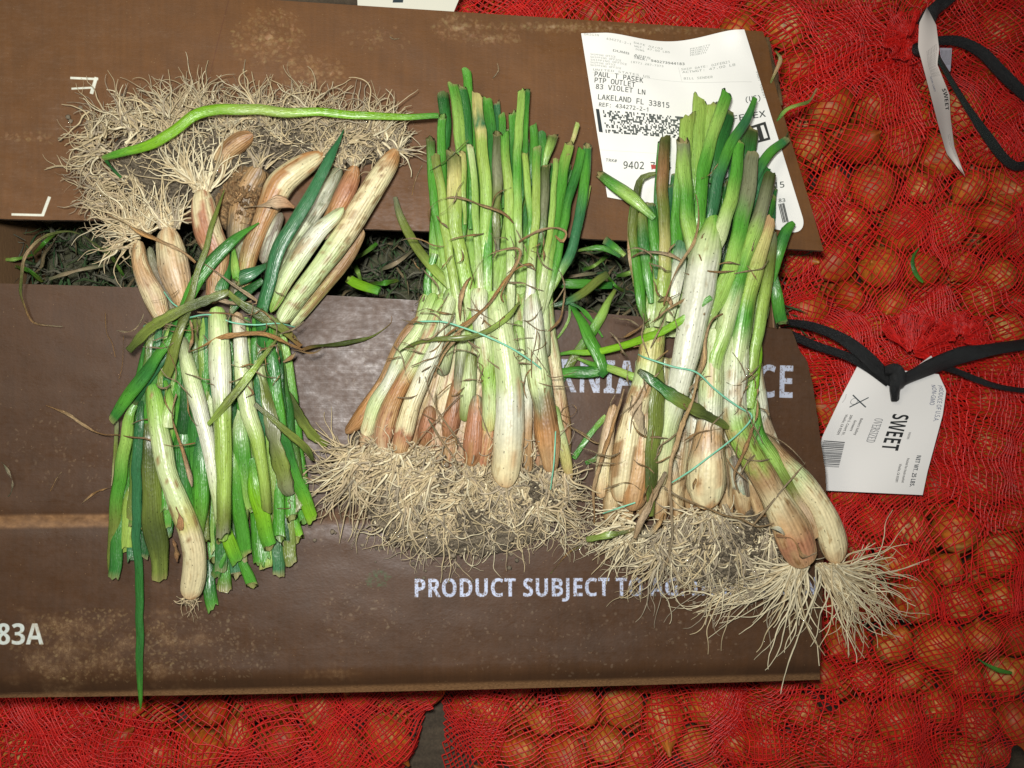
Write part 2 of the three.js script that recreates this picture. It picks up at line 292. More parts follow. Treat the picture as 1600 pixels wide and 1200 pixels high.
// lower flap
const loRect = (() => { const a = P(-70, 420, 0), b = P(1310, 1110, 0); return [a.x, a.z, b.x, b.z]; })();
const foldZ = P(60, 815, 0).z;
const loMap = pieceMap(loRect, 2048, 1030, '#4a321e', (ctx, at) => {
  text(ctx, at, 'RNIA PRODUCE', 868, 612, 52, 382, { dir: [1, 0.026], fill: '#aeb6c8', family: 'sans-serif' });
  text(ctx, at, 'PRODUCT SUBJECT TO AG. INSPECTION', 645, 933, 29, 660, { dir: [1, -0.006], fill: '#bcc8e2' });
  ctx.lineWidth = 3; ctx.strokeStyle = '#bcc8e2';
  text(ctx, at, '383A', -30, 1007, 33, 98, { fill: '#c9d2cb' });
  // chips knocked out of the print
  for (let i = 0; i < 7000; i++) { const c = at(rr(640, 1280), rnd() < 0.5 ? rr(898, 936) : rr(555, 616)); ctx.fillStyle = 'rgba(74,50,30,0.6)'; ctx.fillRect(c[0], c[1], rr(0.8, 2.9), rr(0.8, 2.9)); }
  for (const [x, y, rx, ry, n, c3] of [[600, 585, 60, 60, 240, '150,150,150'], [460, 800, 60, 90, 160, '130,120,100'], [590, 905, 20, 14, 120, '60,95,50'], [330, 1010, 110, 60, 420, '150,138,112'], [150, 1010, 140, 60, 700, '160,142,100'], [560, 960, 60, 50, 120, '150,140,120'], [100, 700, 90, 60, 120, '150,135,110'], [900, 1000, 260, 60, 300, '150,140,125'], [1150, 700, 90, 140, 70, '150,140,125']]) for (let i = 0; i < n; i++) {
    const a = rnd() * 6.28, r = Math.sqrt(rnd()), c = at(x + Math.cos(a) * r * rx, y + Math.sin(a) * r * ry); ctx.fillStyle = `rgba(${c3},${rr(0.06, 0.3)})`; ctx.beginPath(); ctx.ellipse(c[0], c[1], rr(0.8, 5), rr(0.8, 3.5), rr(0, 3), 0, 6.3); ctx.fill();
  }
  for (let i = 0; i < 60; i++) { const c = at(rr(540, 680), rr(480, 680)); ctx.strokeStyle = `rgba(170,165,160,${rr(0.05, 0.25)})`; ctx.lineWidth = rr(0.6, 1.6); ctx.beginPath(); ctx.moveTo(c[0], c[1]); ctx.lineTo(c[0] + rr(-14, 30), c[1] + rr(-12, 12)); ctx.stroke(); }
}, dusty((X, Z) => -0.42 + 0.7 * smooth(foldZ, foldZ + 0.1, Z) * smooth(0.05, -0.2, X), (X, Z, x, y) => {
  const e = 1 - Math.abs(Z - foldZ - 0.001 * noise(X * 20, 2)) / 0.0052, n = 0.5 + 0.5 * fbm(X * 160, Z * 220), left = X < P(170, 815, 0).x ? 1 : X < P(640, 830, 0).x ? 0.35 : 0.1;
  const lip = 1 - Math.abs(Z - P(640, 1084, 0).z + 0.0) / 0.006;
  return clamp(smooth(0, 0.5, e) * n * 1.1 * left, 0, 0.8) + clamp(smooth(0, 0.6, lip) * (0.35 + 0.5 * hash(x >> 2, y)), 0, 0.7);
}));
const loR = line([[1207, 512], [1236, 514], [1248, 545], [1262, 566], [1270, 604], [1283, 690], [1291, 745], [1286, 900], [1281, 1062]]);
const loL = line([[-70, 441], [-70, 1091]]);
const lowerFlap = board('lower_flap', (u, v) => {
  const l = loL(v), r = loR(v), arch = (u > 0.98 ? 1.6 * noise(v * 60, 3) : 0), bow = v < 0.05 ? -12 * Math.sin(u * Math.PI) : 0;
  const crease = -0.0012 * Math.exp(-(((v - 0.575) / 0.02) ** 2));
  return P(lerp(l[0], r[0], u) + arch, lerp(l[1], r[1], u) + bow + 4 * Math.sin(u * Math.PI) * v, 0.0012 * fbm(u * 6, v * 5) + crease - 0.010 * smooth(0.94, 1, v) ** 2);
}, 100, 60, loRect, cardTop(loMap, 0.45), box);
lowerFlap.userData.label = 'brown lower flap with white produce lettering and dusty scuffs';
// walls under the flaps
function wall(name, a, b, y0, y1, th = 0.005) {
  const d = b.clone().sub(a), len = Math.hypot(d.x, d.z), g = new THREE.BoxGeometry(len, y1 - y0, th), m = new THREE.Mesh(g, [cardEdge, cardEdge, cardEdge, cardEdge, cardIn, cardIn]);
  m.name = name; m.position.set((a.x + b.x) / 2 - bo.x, (y0 + y1) / 2 - bo.y, (a.z + b.z) / 2 - bo.z); m.rotation.y = -Math.atan2(d.z, d.x); return add(m, box);
}
{
  const y1 = -THICK - 0.0035, tr = P(1186, 62, y1), br = P(1246, 1050, y1), bl = P(-60, 1078, y1), tl = P(-60, -20, y1);
  wall('side_wall', tr, br, FLOOR + 0.001, y1); wall('end_wall', new THREE.Vector3(tl.x, 0, tl.z), new THREE.Vector3(tr.x - 0.004, 0, tr.z), FLOOR + 0.001, y1);
  wall('side_wall', tl.clone().setZ(tl.z + 0.006), bl.clone().setZ(bl.z - 0.006), FLOOR + 0.001, y1); wall('end_wall', bl, br.clone().setX(br.x - 0.006), FLOOR + 0.001, y1);
}
// ---------------------------------------------------------------- shipping label on the upper flap
{
  const TL = [908, 52], TR = [1163, 46], BR = [1263, 368], BL = [949, 308];
  const bil = (s, t) => [0, 1].map((k) => lerp(lerp(TL[k], TR[k], s), lerp(BL[k], BR[k], s), t));
  const W = 1280, H = 1280, c = document.createElement('canvas'); c.width = W; c.height = H; const ctx = c.getContext('2d');
  ctx.fillStyle = '#f4f5ee'; ctx.fillRect(0, 0, W, H);
  const at = (px, py) => { let s = 0.5, t = 0.5; for (let i = 0; i < 12; i++) { const p = bil(s, t), e = 1e-3, a = bil(s + e, t), b = bil(s, t + e), ax = (a[0] - p[0]) / e, ay = (a[1] - p[1]) / e, bx = (b[0] - p[0]) / e, by = (b[1] - p[1]) / e, D = ax * by - bx * ay, dx = px - p[0], dy = py - p[1]; s += (dx * by - bx * dy) / D; t += (ax * dy - ay * dx) / D; } return [s * W, t * H]; };
  const o = { family: 'monospace', font: 'bold', fill: '#4c534e' }, sm = { family: 'monospace', font: '', fill: '#8d948c' };
  const T = (s, x, y, cap, w, dir = [1, 0.095], q = o) => text(ctx, at, s, x, y, cap, w, { ...q, dir });
  T('PAUL T PASEK', 928, 119, 7.5, 77); T('PTP OUTLET', 928, 128.5, 7.5, 65); T('83 VIOLET LN', 930, 138.5, 7.5, 79); T('LAKELAND FL 33815', 933, 155, 8, 114); T('REF: 434272-2-1', 935, 166, 6, 80, [1, 0.09]);
  T('TRK#', 946, 252, 4.5, 18); T('9402 7394 4183', 973, 263, 11, 120, [1, 0.04]);
  T('ORIGIN', 912, 55, 3.2, 24, [1, 0.07], sm); T('434272-2-1', 947, 62, 3.5, 40, [1, 0.08], sm); T('DATE 02/02', 990, 61, 3.2, 46, [1, 0.08], sm); T('WGT: 47.00 LBS', 991, 67, 3.2, 56, [1, 0.06], sm); T('DIMS', 993, 72, 3, 14, [1, 0.06], sm);
  T('DUMB APPS', 957, 80, 3.6, 60, [1, 0.08], { ...sm, fill: '#6b726b' }); T('TRCK: 940273944183', 990, 87, 4, 80, [1, 0.06], { ...o, fill: '#565d57' });
  T('(877) 287-7373', 985, 95, 3.2, 52, [1, 0.03], sm); T('SHIP DATE: 02FEB21', 1064, 101, 3.4, 78, [1, -0.06], sm); T('ACTWGT: 47.00 LB', 1066, 106, 3.4, 84, [1, -0.05], sm); T('BILL SENDER', 1068, 117, 3.6, 46, [1, 0.0], sm);
  T('UNITED STATES US', 926, 110, 3.2, 90, [1, 0.08], sm);
  for (let i = 0; i < 5; i++) T('SHIPPING OFFICE', 922, 86 + i * 4.2, 2.8, 40 + (i % 3) * 9, [1, 0.1], sm);
  for (let i = 0; i < 4; i++) T('PRIORITY', 1078, 66 + i * 3.6, 2.6, 32 - i * 2, [1, -0.05], sm);
  T('(US)', 1164, 159, 8, 26, [1, -0.1]); T('FEDEX', 1143, 189, 9, 55, [1, -0.12]); T('15', 1209, 294, 9, 18, [1, -0.08]); T('83', 1216, 316, 5.5, 12, [1, -0.05]);
  const poly = (pts, fill) => { ctx.fillStyle = fill; ctx.beginPath(); pts.forEach((p, i) => (i ? ctx.lineTo(...at(...p)) : ctx.moveTo(...at(...p)))); ctx.fill(); };
  poly([[1165, 199], [1196, 190], [1204, 218], [1172, 226]], '#30332f'); poly([[1169, 202], [1193, 195], [1200, 215], [1175, 222]], '#f2f3ec'); poly([[1182, 198], [1188, 196.5], [1194, 217], [1187, 219]], '#30332f');
  // stacked two-row code
  poly([[931, 170], [936, 170.5], [942, 207], [936, 206]], '#2d3638');
  for (let i = 0; i < 62; i++) for (let j = 0; j < 13; j++) if (rnd() < 0.5) { const x = 942 + i * 2.05 + j * 0.35, y = 172 + j * 2.75 + i * 0.13; poly([[x, y], [x + 1.9, y + 0.1], [x + 2.2, y + 2.7], [x + 0.3, y + 2.6]], '#3a423e'); }
  for (let i = 0; i < 16; i++) if (rnd() < 0.7) { const x = 1196 + i * 2, w = rr(0.6, 1.8); poly([[x, 323 - i * 0.4], [x + w, 323 - i * 0.4], [x + w + 7, 352 - i * 0.4], [x + 7, 352 - i * 0.4]], '#3a3d3a'); }
  ctx.lineWidth = 1.5; ctx.strokeStyle = '#b9beb6'; for (const [a, b] of [[[925, 113], [1175, 128]], [[936, 234], [1035, 240]], [[1060, 96], [1066, 122]]]) { ctx.beginPath(); ctx.moveTo(...at(...a)); ctx.lineTo(...at(...b)); ctx.stroke(); }
  poly([[1017, 257], [1030, 258], [1030, 264], [1018, 264]], '#b03a32');
  for (let i = 0; i < 8; i++) text(ctx, at, 'PART 156297', 1181 + 0, 112, 3, 44, { ...sm, dir: [0.3, 1] });
  const tx = new THREE.CanvasTexture(c); tx.colorSpace = THREE.SRGBColorSpace; tx.magFilter = THREE.LinearFilter;
  const g = new Geo(bo), n = 66, C = [1, 1, 1], ids = [];
  for (let j = 0; j <= n; j++) for (let i = 0; i <= n; i++) {
    let s = i / n, t = j / n; { const rc = 0.09, a = (s - 1 + rc) / rc, b = (t - 1 + rc) / rc; if (a > 0 && b > 0) { s = 1 - rc + rc * a * Math.sqrt(1 - b * b / 2); t = 1 - rc + rc * b * Math.sqrt(1 - a * a / 2); } } let [px, py] = bil(s, t);
    py += 16 * Math.sin(clamp((s - 0.15) / 0.8, 0, 1) * Math.PI) ** 1.5 * (1 - t) ** 3;      // the loose upper edge has buckled
    
    const lift = 0.0005 + 0.0065 * Math.exp(-((1 - s) ** 2 * 60 + t * t * 60)) + 0.0015 * (1 - t) ** 4 * (0.6 + Math.sin(s * 9)) + 0.0008 * noise(s * 5, t * 5) + 0.0018;
    const p = P(px, py, UP_Y + lift); ids.push(g.v(p.x, p.y, p.z, 0, 1, 0, C, s, 1 - t));
  }
  for (let j = 0; j < n; j++) for (let i = 0; i < n; i++) g.quad(ids[j * (n + 1) + i], ids[(j + 1) * (n + 1) + i], ids[(j + 1) * (n + 1) + i + 1], ids[j * (n + 1) + i + 1]);
  const geo = g.build(true); geo.deleteAttribute('color');
  const m = new THREE.Mesh(geo, new THREE.MeshStandardMaterial({ name: 'label paper', map: tx, roughness: 0.5, side: THREE.DoubleSide }));
  m.name = 'shipping_label'; m.userData.label = 'white printed shipping label with buckled upper edge'; add(m, upperFlap);
}
// torn liner shreds along the flap's right corner
for (const [pts, w] of [[[1196, 60, 1204, 95, 1212, 120, 1205, 160], 10], [[1200, 100, 1214, 130, 1218, 165], 8], [[1205, 140, 1216, 170, 1222, 190], 7]]) {
  const ctrl = []; for (let i = 0; i < pts.length; i += 2) { const p = P(pts[i], pts[i + 1], -0.006); ctrl.push([p.x, p.y + 0.002 * noise(i, 3), p.z, w * 0.0002]); }
  const g = new Geo(bo); strand(g, catmull(ctrl, 14), { sides: 7, flat: 0.35, lump: 0.9, color: ramp(['#7b6038', '#5d4526', '#8a7048'], { mottle: 0.3 }) });
  const m = new THREE.Mesh(g.build(true), M.dry); m.name = 'torn_edge'; add(m, upperFlap);
}
// ---------------------------------------------------------------- the withered heap inside the carton
{
  const o = P(620, 420, -0.12), g = new Geo(o);
  for (let i = 0; i < 1700; i++) {
    const px = rr(-40, 1230), py = rr(330, 500) + (px / 1230) * 30, h = rr(-0.14, -0.075), a = rr(0, 6.28), len = rr(25, 90), w = rr(0.8, 3.4), ctrl = [];
    let x = px, y = py, d = a;
    for (let k = 0; k < 5; k++) { const p = P(x, y, h + 0.008 * noise(x / 30, y / 30, i)); ctrl.push([p.x, p.y, p.z, w * 0.0004 * (k === 0 || k === 4 ? 0.4 : 1)]); d += rr(-0.8, 0.8); x += Math.cos(d) * len / 4; y += Math.sin(d) * len / 4; }
    const fam = rnd(); strand(g, catmull(ctrl, 12), { sides: 6, flat: 0.28, roll: (t) => i + t * 3, color: ramp(fam < 0.5 ? ['#8a8d76', '#9a9880'] : fam < 0.75 ? ['#5f7d4c', '#75905a'] : fam < 0.88 ? ['#4f7d50', '#68945a'] : ['#ae9f78', '#94855e'], { mottle: 0.2 }) });
  }
  const m = new THREE.Mesh(g.build(), M.dry); m.name = 'withered_leaves'; m.position.copy(o); add(m, scene); tag(m, 'tangle of withered grey-green leaves inside the open carton', 'leaf litter', null, 'stuff');
  const gb = new Geo(o), ids = [], nx = 90, nz = 16;
  for (let j = 0; j <= nz; j++) for (let i = 0; i <= nx; i++) { const p = P(lerp(-50, 1215, i / nx), lerp(335, 510, j / nz) + (i / nx) * 20, -0.14); ids.push(gb.v(p.x, -0.142 + 0.016 * fbm(p.x * 40, p.z * 40), p.z, 0, 1, 0, lin('#7b7d60').map((v) => v * (1 + 0.5 * fbm(p.x * 90, p.z * 90))), p.x * 4, p.z * 4)); }
  for (let j = 0; j < nz; j++) for (let i = 0; i < nx; i++) gb.quad(ids[j * (nx + 1) + i], ids[(j + 1) * (nx + 1) + i], ids[(j + 1) * (nx + 1) + i + 1], ids[j * (nx + 1) + i + 1]);
  const mb = new THREE.Mesh(gb.build(true), M.soil); mb.name = 'packed_greens'; mb.position.copy(o); add(mb, scene); tag(mb, 'packed scallion greens deep inside the open carton', 'scallion greens', null, 'stuff');
}
// ---------------------------------------------------------------- onions and their net bags
const skinTex = dataTex(256, 128, (x, y) => {
  const u = x / 256, v = y / 128, st = 0.5 + 0.5 * Math.sin(u * Math.PI * 2 * 22 + 2 * noise(u * 9, v * 2)), n = fbm(u * 14, v * 5, 2), flake = smooth(0.12, 0.3, fbm(u * 5, v * 3, 8));
  const f = clamp(0.8 + 0.12 * st + 0.35 * n, 0, 1.15), c = [lerp(0.86, 0.95, flake) * f, lerp(0.56, 0.78, flake) * f, lerp(0.22, 0.5, flake) * f]; return c.map((q) => clamp(q, 0, 1));
}, true);
const onionMats = ['#fce2c0', '#f4cca0', '#fff0d8', '#eab080', '#f6d6ac', '#eec49a', '#fff4e6', '#d09864', '#f4c4ac'].map((c, i) => new THREE.MeshPhysicalMaterial({ name: 'onion skin', color: new THREE.Color(c), map: skinTex, roughness: 0.55, clearcoat: 0.06, clearcoatRoughness: 0.4 }));
const onionGeos = [[1, 0.92], [0.94, 1.05], [0.88, 1.2], [1.04, 0.84]].map(([w, h], k) => {
  const pr = [[0.001, -1.0], [0.1, -0.985], [0.3, -0.93], [0.6, -0.76], [0.86, -0.46], [0.985, -0.12], [0.98, 0.18], [0.86, 0.48], [0.64, 0.72], [0.4, 0.9], [0.2, 1.04], [0.12, 1.16], [0.07, 1.3], [0.001, 1.32]].map(([r, y]) => new THREE.Vector2(r * w, y * h));
  const g = new THREE.LatheGeometry(pr, 20), p = g.attributes.position;
  for (let i = 0; i < p.count; i++) { const x = p.getX(i), y = p.getY(i), z = p.getZ(i), f = 1 + 0.05 * noise(x * 1.6 + k * 9, y * 1.6, z * 1.6); p.setXYZ(i, x * f, y * f, z * f); }
  g.computeVertexNormals(); return g;
});
const NET = lin('#c81c15');
const netMat = new THREE.MeshPhysicalMaterial({ name: 'red net thread', vertexColors: true, roughness: 0.42 });
const deepOnions = [];
function inPoly(poly, x, z) { let c = false; for (let i = 0, j = poly.length - 1; i < poly.length; j = i++) { const a = poly[i], b = poly[j]; if ((a.z > z) !== (b.z > z) && x < ((b.x - a.x) * (z - a.z)) / (b.z - a.z) + a.x) c = !c; } return c; }
function edgeDist(poly, x, z) { let d = 1e9; for (let i = 0, j = poly.length - 1; i < poly.length; j = i++) { const a = poly[j], b = poly[i], dx = b.x - a.x, dz = b.z - a.z, t = clamp(((x - a.x) * dx + (z - a.z) * dz) / (dx * dx + dz * dz), 0, 1); d = Math.min(d, Math.hypot(x - a.x - dx * t, z - a.z - dz * t)); } return d; }

// outline in photo pixels at the height of its surface; top = height of its crown
function makeBag({ outline, top, label, onionLabel, onionGroup, neck, angle, layers, size = [0.0115, 0.0205], cell = 0.0039, edgeDrop = 0.05, hide }) {
  const poly = outline.flatMap((_, i) => [0, 0.2, 0.4, 0.6, 0.8].map((t) => { const n = outline.length, [a, b, c, d] = [-1, 0, 1, 2].map((k) => outline[(i + k + n) % n]), q = [0, 1].map((k) => 0.5 * (2 * b[k] + (c[k] - a[k]) * t + (2 * a[k] - 5 * b[k] + 4 * c[k] - d[k]) * t * t + (3 * b[k] - a[k] - 3 * c[k] + d[k]) * t * t * t)); return P(q[0], q[1], top - 0.012); })), cx = poly.reduce((a, p) => a + p.x, 0) / poly.length, cz = poly.reduce((a, p) => a + p.z, 0) / poly.length;
  const bag = thing('onion_bag', new THREE.Vector3(cx, FLOOR, cz), label, 'onion bag', 'red net onion bags around the carton');
  const x0 = Math.min(...poly.map((p) => p.x)) - 0.03, x1 = Math.max(...poly.map((p) => p.x)) + 0.03, z0 = Math.min(...poly.map((p) => p.z)) - 0.03, z1 = Math.max(...poly.map((p) => p.z)) + 0.03;
  const nk = neck && P(neck[0], neck[1], top);
  const crown = (x, z) => { const d = inPoly(poly, x, z) ? edgeDist(poly, x, z) : 0; let y = top - edgeDrop * Math.exp(-d / 0.03) + 0.016 * fbm(x * 16, z * 16, top * 50); if (nk) y -= 0.022 * Math.exp(-(((x - nk.x) ** 2 + (z - nk.z) ** 2) / 0.0018)); return y; };
  // pack
  const S = [], mean = (size[0] + size[1]) / 2;
  for (let l = 0; l < 2; l++) {
    const step = mean * 2.06; let row = 0;
    for (let z = z0; z < z1; z += step * 0.866, row++) for (let x = x0 + (row % 2) * step / 2; x < x1; x += step) {
      const X = x + rr(-1, 1) * 0.009 + (l ? step * 0.5 : 0), Z = z + rr(-1, 1) * 0.009 + (l ? step * 0.29 : 0);
      if (!inPoly(poly, X, Z)) continue;
      if (edgeDist(poly, X, Z) < 0.012) continue;
      const r = rr(...size); S.push({ x: X, z: Z, y: crown(X, Z) - r - l * mean * 1.62 + rr(-0.007, 0.004), r, l });
    }
  }
  for (let it = 0; it < 40; it++) for (let i = 0; i < S.length; i++) for (let j = i + 1; j < S.length; j++) {
    const a = S[i], b = S[j], dx = b.x - a.x, dy = b.y - a.y, dz = b.z - a.z, d = Math.hypot(dx, dy, dz), m = (a.r + b.r) * 0.985;
    if (d < m && d > 1e-6) { const k = ((m - d) / d) * 0.5; a.x -= dx * k; a.z -= dz * k; b.x += dx * k; b.z += dz * k; a.y -= dy * k * 0.6; b.y += dy * k * 0.6; if (a.l === 0 && a.y + a.r > crown(a.x, a.z) + 0.004) a.y -= 0.001; }
  }
  for (const s of S) {
    if (!inPoly(poly, s.x, s.z) || edgeDist(poly, s.x, s.z) < 0.011) { s.y = -9; continue; }
    if (s.l) { deepOnions.push(s); continue; }
    const m = new THREE.Mesh(onionGeos[Math.floor(rnd() * 4)], onionMats[Math.floor(rnd() * 9)]); m.name = numbered('onion');
    m.scale.setScalar(s.r * 0.98); m.position.set(s.x, s.y, s.z); m.rotation.set(rr(0, 6.28), rr(0, 6.28), rr(0, 6.28)); add(m, scene);
    tag(m, onionLabel, 'onion', onionGroup);
  }
  // taut net over the onions: a membrane relaxed onto them
  const h = 0.0028, nx = Math.ceil((x1 - x0) / h), nz = Math.ceil((z1 - z0) / h), O = new Float32Array((nx + 1) * (nz + 1)), H = new Float32Array((nx + 1) * (nz + 1)), free = new Uint8Array(O.length);
  for (let j = 0; j <= nz; j++) for (let i = 0; i <= nx; i++) {
    const k = j * (nx + 1) + i, x = x0 + i * h, z = z0 + j * h, ins = inPoly(poly, x, z); free[k] = ins ? 1 : 0; let y = FLOOR + 0.012;
    for (const s of S) { const d2 = (x - s.x) ** 2 + (z - s.z) ** 2, R = s.r * 1.05 + 0.001; if (d2 < R * R) y = Math.max(y, s.y + Math.sqrt(R * R - d2)); }
    O[k] = y; H[k] = ins ? Math.max(y, crown(x, z) - 0.012) : Math.max(FLOOR + 0.012, top - 0.085);
  }
  for (let it = 0; it < 70; it++) for (let j = 1; j < nz; j++) for (let i = 1; i < nx; i++) { const k = j * (nx + 1) + i; if (free[k]) H[k] = Math.max(O[k], (H[k - 1] + H[k + 1] + H[k - nx - 1] + H[k + nx + 1]) / 4 - 0.00018); }
  const height = (x, z) => { const fx = clamp((x - x0) / h, 0, nx - 1.001), fz = clamp((z - z0) / h, 0, nz - 1.001), i = Math.floor(fx), j = Math.floor(fz), k = j * (nx + 1) + i, a = fx - i, b = fz - j; return lerp(lerp(H[k], H[k + 1], a), lerp(H[k + nx + 1], H[k + nx + 2], a), b); };
  const inside = (x, z) => inPoly(poly, x, z);
  let li = 0;
  for (const L of [...layers, { name: 'net_fold', angle: angle + 0.35, patchy: 0.07, lift: 0.0021, ridge: 0.003, seed: 21 }]) {
    const g = new Geo(bag.position), ca = Math.cos(L.angle ?? angle), sa = Math.sin(L.angle ?? angle), C = L.cell ?? cell, lift = L.lift ?? 0.0008, area = L.area?.map(([x, y]) => P(x, y, top)), sd = (L.seed ?? li) * 7.3 + top * 90, thick = L.thick ?? 0.00047, wv = L.wave ?? 0.7;
    const N = Math.ceil(0.75 * Math.hypot(x1 - x0, z1 - z0) / C);
    const warp = (u, v) => {
      let a = u * C, b = v * C;
      // folds: the cloth bunches up along one way and opens out between
      a += wv * 0.0055 * Math.sin(a * 75 + 2.5 * noise(a * 9, b * 14, sd)) ; b += wv * 0.0045 * Math.sin(b * 60 + 3 * noise(a * 12, b * 9, sd + 4));
      a += 0.011 * noise(a * 18, b * 18, sd) + 0.0022 * noise(a * 80, b * 80, sd); b += 0.011 * noise(a * 18, b * 18, sd + 9) + 0.0022 * noise(a * 80, b * 80, sd + 9);
      let x = cx + a * ca - b * sa, z = cz + a * sa + b * ca;
      if (nk && !L.noneck) { const dx = x - nk.x, dz = z - nk.z, r = Math.hypot(dx, dz), f = 1 - 0.72 * Math.exp(-((r / 0.07) ** 1.2)); x = nk.x + dx * f; z = nk.z + dz * f; }
      return [x, z];
    };
    const yOf = (x, z) => {
      let y = height(x, z) + lift;
      if (L.ridge) y += L.ridge * Math.abs(noise(x * 38, z * 38, sd));
      if (nk) { const dx = x - nk.x, dz = z - nk.z, r = Math.hypot(dx, dz), th = Math.atan2(dz, dx); y += Math.exp(-((r / 0.05) ** 2)) * (0.007 + 0.0045 * Math.sin(th * 9 + 3 * noise(r * 40, th * 2))); }
      return y;
    };
    const ok = (x, z) => inside(x, z) && (!area || inPoly(area, x, z)) && (!L.patchy || fbm(x * 17, z * 17, sd) > L.patchy);
    const run = (fam) => {
      for (let q = -N; q <= N; q++) {
        let prev = null, pv = null;
        for (let s = -N; s <= N; s++) {
          const [x, z] = fam ? warp(q, s) : warp(s, q);
          if (!ok(x, z)) { prev = pv = null; continue; }
          const y = yOf(x, z) + ((q + s) & 1 ? 0.00022 : -0.00022) * (fam ? 1 : -1);
          if (pv) {
            const dx = x - pv[0], dy = y - pv[1], dz = z - pv[2], l = Math.hypot(dx, dy, dz);
            if (l > 0.03) { prev = null; pv = [x, y, z]; continue; }
            let sx = -dz, sz = dx; const sl = Math.hypot(sx, sz) || 1; sx /= sl; sz /= sl;
            const nx_ = -sz * 0 + 0, w = thick * (fam ? 1.15 : 0.9), b = 0.78 + 0.44 * hash(q + 500 + fam * 77, li), f = b * (0.85 + 0.3 * hash(q + 900, s + 900)), col = [NET[0] * f, NET[1] * f * (0.8 + 0.6 * hash(q + 3000, li + 2)), NET[2] * f];
            const ring = (X, Y, Z) => { const a = g.v(X + sx * w, Y - w * 0.3, Z + sz * w, sx * 0.85, 0.5, sz * 0.85, col, 0, 0); g.v(X, Y + w * 0.75, Z, 0, 1, 0, col, 0, 0); g.v(X - sx * w, Y - w * 0.3, Z - sz * w, -sx * 0.85, 0.5, -sz * 0.85, col, 0, 0); return a; };
            const a = prev ?? ring(...pv), c = ring(x, y, z);
            g.quad(a, c, c + 1, a + 1); g.quad(a + 1, c + 1, c + 2, a + 2); g.quad(a + 2, c + 2, c, a); prev = c;
          }
          pv = [x, y, z];
        }
      }
    };
    run(0); run(1);
    const m = new THREE.Mesh(g.build(), netMat); m.name = L.name ?? 'net'; if (m.name === 'net_fold') m.userData.kind = 'stuff'; add(m, bag); li++;
  }
  return { bag, height, top, nk, poly };
}
// strap drawn over photo pixels at given height (metres)
function strap(bag, name, list, col = ['#17191a', '#1f2223', '#141617'], opts = {}) {
  const ctrl = []; for (const [x, y, w, h] of list) { const p = P(x, y, h); ctrl.push([p.x, p.y, p.z, (w / 2) * pxSize(x, y, h)]); }
  const g = new Geo(bag.position); strand(g, catmull(ctrl, 60), { sides: 12, flat: 0.3, lump: 0.25, roll: (t) => 0.5 * Math.sin(t * 5 + list[0][0]), color: ramp(col, { mottle: 0.35, scale: 400, streak: 0.5 }), ...opts });
  const m = new THREE.Mesh(g.build(true), M.strap); m.name = name; return add(m, bag);
}
// frilled, gathered cloth of the bag mouth
function ruffle(B, cxp, cyp, r0, r1, a0, a1, waves, amp, h) {
  const g = new Geo(B.bag.position), n = 84, k = 8;
  const pt = (i, j) => { const t = i / n, s = j / k, a = lerp(a0, a1, t), r = lerp(r0, r1, s), p = P(cxp + Math.cos(a) * r, cyp + Math.sin(a) * r, h); return [p.x + 0.002 * noise(t * 20, s * 3), p.y + amp * s * (Math.sin(a * waves + 2 * noise(t * 9, s)) + 0.4) + 0.003 * noise(t * 14, s * 4, 3), p.z + 0.002 * noise(t * 20, s * 3, 6)]; };
  const th = 0.00036;
  const seg = (a, b) => { const dx = b[0] - a[0], dz = b[2] - a[2]; let sx = -dz, sz = dx; const l = Math.hypot(sx, sz) || 1; sx /= l; sz /= l; const f = rr(0.75, 1.25), col = NET.map((v) => v * f), id = []; for (const q of [a, b]) { id.push(g.v(q[0] + sx * th, q[1], q[2] + sz * th, sx, 0.4, sz, col, 0, 0)); g.v(q[0], q[1] + th, q[2], 0, 1, 0, col, 0, 0); g.v(q[0] - sx * th, q[1], q[2] - sz * th, -sx, 0.4, -sz, col, 0, 0); } const [u, v] = id; g.quad(u, v, v + 1, u + 1); g.quad(u + 1, v + 1, v + 2, u + 2); g.quad(u + 2, v + 2, v, u); };
  for (let i = 0; i <= n; i++) for (let j = 0; j < k; j++) seg(pt(i, j), pt(i, j + 1));
  for (let i = 0; i < n; i++) for (let j = 0; j <= k; j++) seg(pt(i, j), pt(i + 1, j));
  const m = new THREE.Mesh(g.build(), netMat); m.name = 'gathered_mouth'; return add(m, B.bag);
}
// A: behind the carton's right corner; B: beside the carton; C, D: in front; F: behind
const bagA = makeBag({ outline: [[1130, -70], [1400, -90], [1760, -90], [1800, 200], [1780, 470], [1500, 500], [1300, 520], [1170, 500], [1120, 250]], top: -0.078, angle: 0.5, neck: [1428, 62], edgeDrop: 0.045,
  label: 'red net onion bag beside the white shipping label, with folded tag', onionLabel: 'golden onion in the red net bag beside the shipping label', onionGroup: 'onions in the bag beside the shipping label',
  layers: [{ name: 'net' }, { name: 'net_fold', angle: 1.15, cell: 0.0046, lift: 0.0026, ridge: 0.004, area: [[1180, -20], [1420, -20], [1420, 90], [1300, 150], [1230, 190], [1170, 130]] }, { name: 'net_fold', angle: 0.9, lift: 0.0026, ridge: 0.004, area: [[1440, -20], [1620, -20], [1620, 330], [1540, 250], [1480, 150]] }, { name: 'net_fold', angle: -0.3, lift: 0.003, ridge: 0.005, area: [[1360, 90], [1440, 90], [1450, 190], [1420, 260], [1380, 230]] }] });
